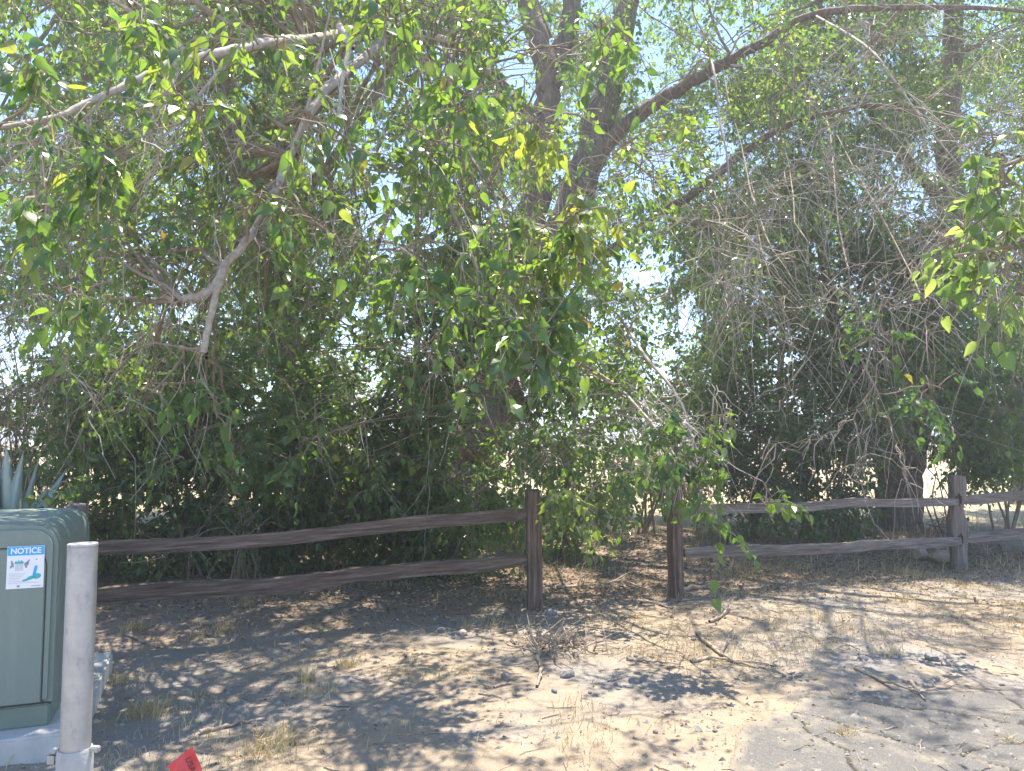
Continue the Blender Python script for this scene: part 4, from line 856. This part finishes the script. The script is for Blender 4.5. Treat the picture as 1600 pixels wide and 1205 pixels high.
dv = np.column_stack([np.cos(an), np.sin(an), np.zeros(B_)]); cu = p[:, None] + dv[:, None] * L[:, None, None] * t; cu = cu + rng.normal(size=(B_, 4, 3)) * .006; cu[..., 2] = np.maximum(hg(cu[..., 0], cu[..., 1]), np.where(asph(cu[..., 0], cu[..., 1]) > .05, .014, -1)) + .005
V, q = tubes(cu, rng.uniform(.001, .0035, B_)[:, None] * np.ones((1, 4)), 3); A_ = Acc(); A_.add(V, q); link('twig_litter', A_.mesh('twig_litter', [M_wildwood]), kind='stuff')
def blades(p, hmin, hmax, lean, w=.0022):
    B_ = len(p); an = rng.uniform(0, 6.28, B_); h = rng.uniform(hmin, hmax, B_); ln = np.abs(rng.normal(size=B_)) * lean
    dv = np.column_stack([np.cos(an), np.sin(an), np.zeros(B_)]); sd_ = np.column_stack([-np.sin(an + 1), np.cos(an + 1), np.zeros(B_)]) * w
    up = np.array([0, 0, 1.]); a = p; b = p + up * (h * .6)[:, None] + dv * (h * ln * .4)[:, None]; c = p + up * (h * (1 - .2 * ln))[:, None] + dv * (h * ln)[:, None]
    V = np.stack([a - sd_, a + sd_, b + sd_ * .8, b - sd_ * .8, c + sd_ * .2, c - sd_ * .2], 1).reshape(-1, 3); k = np.arange(B_)[:, None] * 6
    q = np.stack([k + [0, 1, 2, 3], k + [3, 2, 4, 5]], 1).reshape(-1, 4); return V, q, np.repeat(rng.random(B_), 6)
A_ = Acc()
A_.add(*blades(scat(13000, (-4, 8), (3.4, 10), lambda x, y: np.clip((vnoise(x, y, .55, 6) + .12 * vnoise(x, y, .15, 2) > .20) * .8 + .04 + .25 * sstep(5, 7, y) * (x > 2), 0, 1) * (asph(x, y) < -.05)), .015, .08, .9))
A_.add(*blades(scat(9000, (-3, 14), (9, 26), lambda x, y: .3 + .7 * (vnoise(x, y, 1.2, 6) > 0)), .05, .22, .7, .004))
link('dry_grass', A_.mesh('dry_grass', [M_straw]), kind='stuff')
def tuft(px, py, n, h, spread, label, group=None):
    c = gp(px, py); p = c + np.column_stack([rng.normal(0, spread, n), rng.normal(0, spread, n), np.zeros(n)]); p[:, 2] = hg(p[:, 0], p[:, 1]) - .003; A_ = Acc(); A_.add(*blades(p, h * .4, h, .8))
    o = link('grass_tuft', A_.mesh('grass_tuft', [M_straw], False, c)); o.location = c.tolist(); return tag(o, label, 'grass tuft', group)
tuft(430, 1158, 200, .13, .09, 'dry straw tuft in the left foreground right of the red flag')
tuft(228, 1110, 160, .12, .06, 'dry straw tuft to the right of the bollard')
tuft(478, 1062, 60, .15, .03, 'thin upright straw wisp on the left foreground soil')
tuft(1322, 1150, 110, .09, .025, 'bright straw tuft growing in an asphalt crack')
tuft(1575, 1160, 80, .07, .025, 'small straw tuft in the asphalt at the right edge')
tuft(405, 878, 120, .14, .06, 'straw tuft under the middle of the brown fence')
tuft(552, 868, 120, .2, .05, 'tall straw tuft behind the lower brown rail')
tuft(1420, 895, 160, .12, .12, 'straw tuft before the slotted post')
tuft(1165, 905, 160, .1, .15, 'straw patch right of the narrow post')
tuft(210, 985, 90, .12, .05, 'straw wisp beside the dark stick behind the bollard')
for k in range(15):
    px, py = random.uniform(170, 1560), random.uniform(895, 1090)
    if asph(*Zp(px, py, 0)[:2]) > -.1: continue
    tuft(px, py, random.randint(30, 90), random.uniform(.05, .11), random.uniform(.03, .08), 'small dry straw tuft scattered on the soil', 'small straw tufts on the soil')

# red marker flag on a wire
fp = P(300, 1167, 3.0); fl = thing('marker_flag', 'small red plastic survey flag with dark print at the bottom edge', 'marker flag', (fp[0] - .03, fp[1] + .0, 0))
A_ = Acc(); e1 = np.array([-28, 0, -21.]) / FPX * 3.0; e2 = np.array([12, 0, -27.]) / FPX * 3.0 * 1.1
V = []
for i in range(7):
    for j in range(7):
        s_, t_ = i / 6, j / 6; V.append(fp + e1 * s_ * 1.25 + e2 * t_ * 1.2 + np.array([0, .008 * math.sin(s_ * 5 + t_ * 2), 0]))
idx = np.arange(49).reshape(7, 7); q = np.stack([idx[:-1, :-1], idx[1:, :-1], idx[1:, 1:], idx[:-1, 1:]], -1).reshape(-1, 4)
fb_ = np.array(fl.location)
link('flag_sheet', mesh_np('flag_sheet', np.array(V) - fb_, q, smooth=True, tint=rng.random(49), mats=[M_red]), fl)
w0 = fp + e1 * 1.25 + e2 * .05 + [0, .012, 0]; w1 = np.array([w0[0] + .03, w0[1] + .01, -.05])
V, q = tubes(np.linspace(fp + [0, .012, .0], w1, 8)[None], np.full((1, 8), .0015), 6); link('wire_stake', mesh_np('wire_stake', V - fb_, q, smooth=True, mats=[M_wire]), fl)
ang = math.atan2(-33, 14)
text_mesh('printed_letters', 'USA', .032, M_dkink, fl, (fp + e1 * .30 + e2 * .62 + np.array([0, -.010, 0]) - fb_).tolist(), rot=(math.pi / 2, -ang, 0), bold=.0005)
text_mesh('printed_small_letters', 'DIG', .020, M_dkink, fl, (fp + e1 * .80 + e2 * .80 + np.array([0, -.010, 0]) - fb_).tolist(), rot=(math.pi / 2, -ang, 0))
print('LEAVES', NL)

# volume added so its scatter lifts the dark tones like lens glare
hi = 0.0
for o in list(C.objects):
    if o.type == 'MESH':
        M_ = o.matrix_basis if o.parent is None else o.parent.matrix_basis @ o.matrix_basis
        hi = max(hi, M_.translation.z + max((c[2] for c in o.bound_box)))
hz = bpy.data.materials.new('glare_veil'); hz.use_nodes = True; n = hz.node_tree; n.nodes.clear()
pv = n.nodes.new('ShaderNodeVolumePrincipled'); out = n.nodes.new('ShaderNodeOutputMaterial'); n.links.new(pv.outputs[0], out.inputs['Volume'])
pv.inputs['Color'].default_value = (.93, .95, 1.0, 1); pv.inputs['Density'].default_value = .0037; pv.inputs['Anisotropy'].default_value = .3
bm = bmesh.new(); bx(bm, -505, 505, -65, 905, -1.3, hi + .3); hb = bm_obj('glare_haze', bm, hz); hb['kind'] = 'stuff'
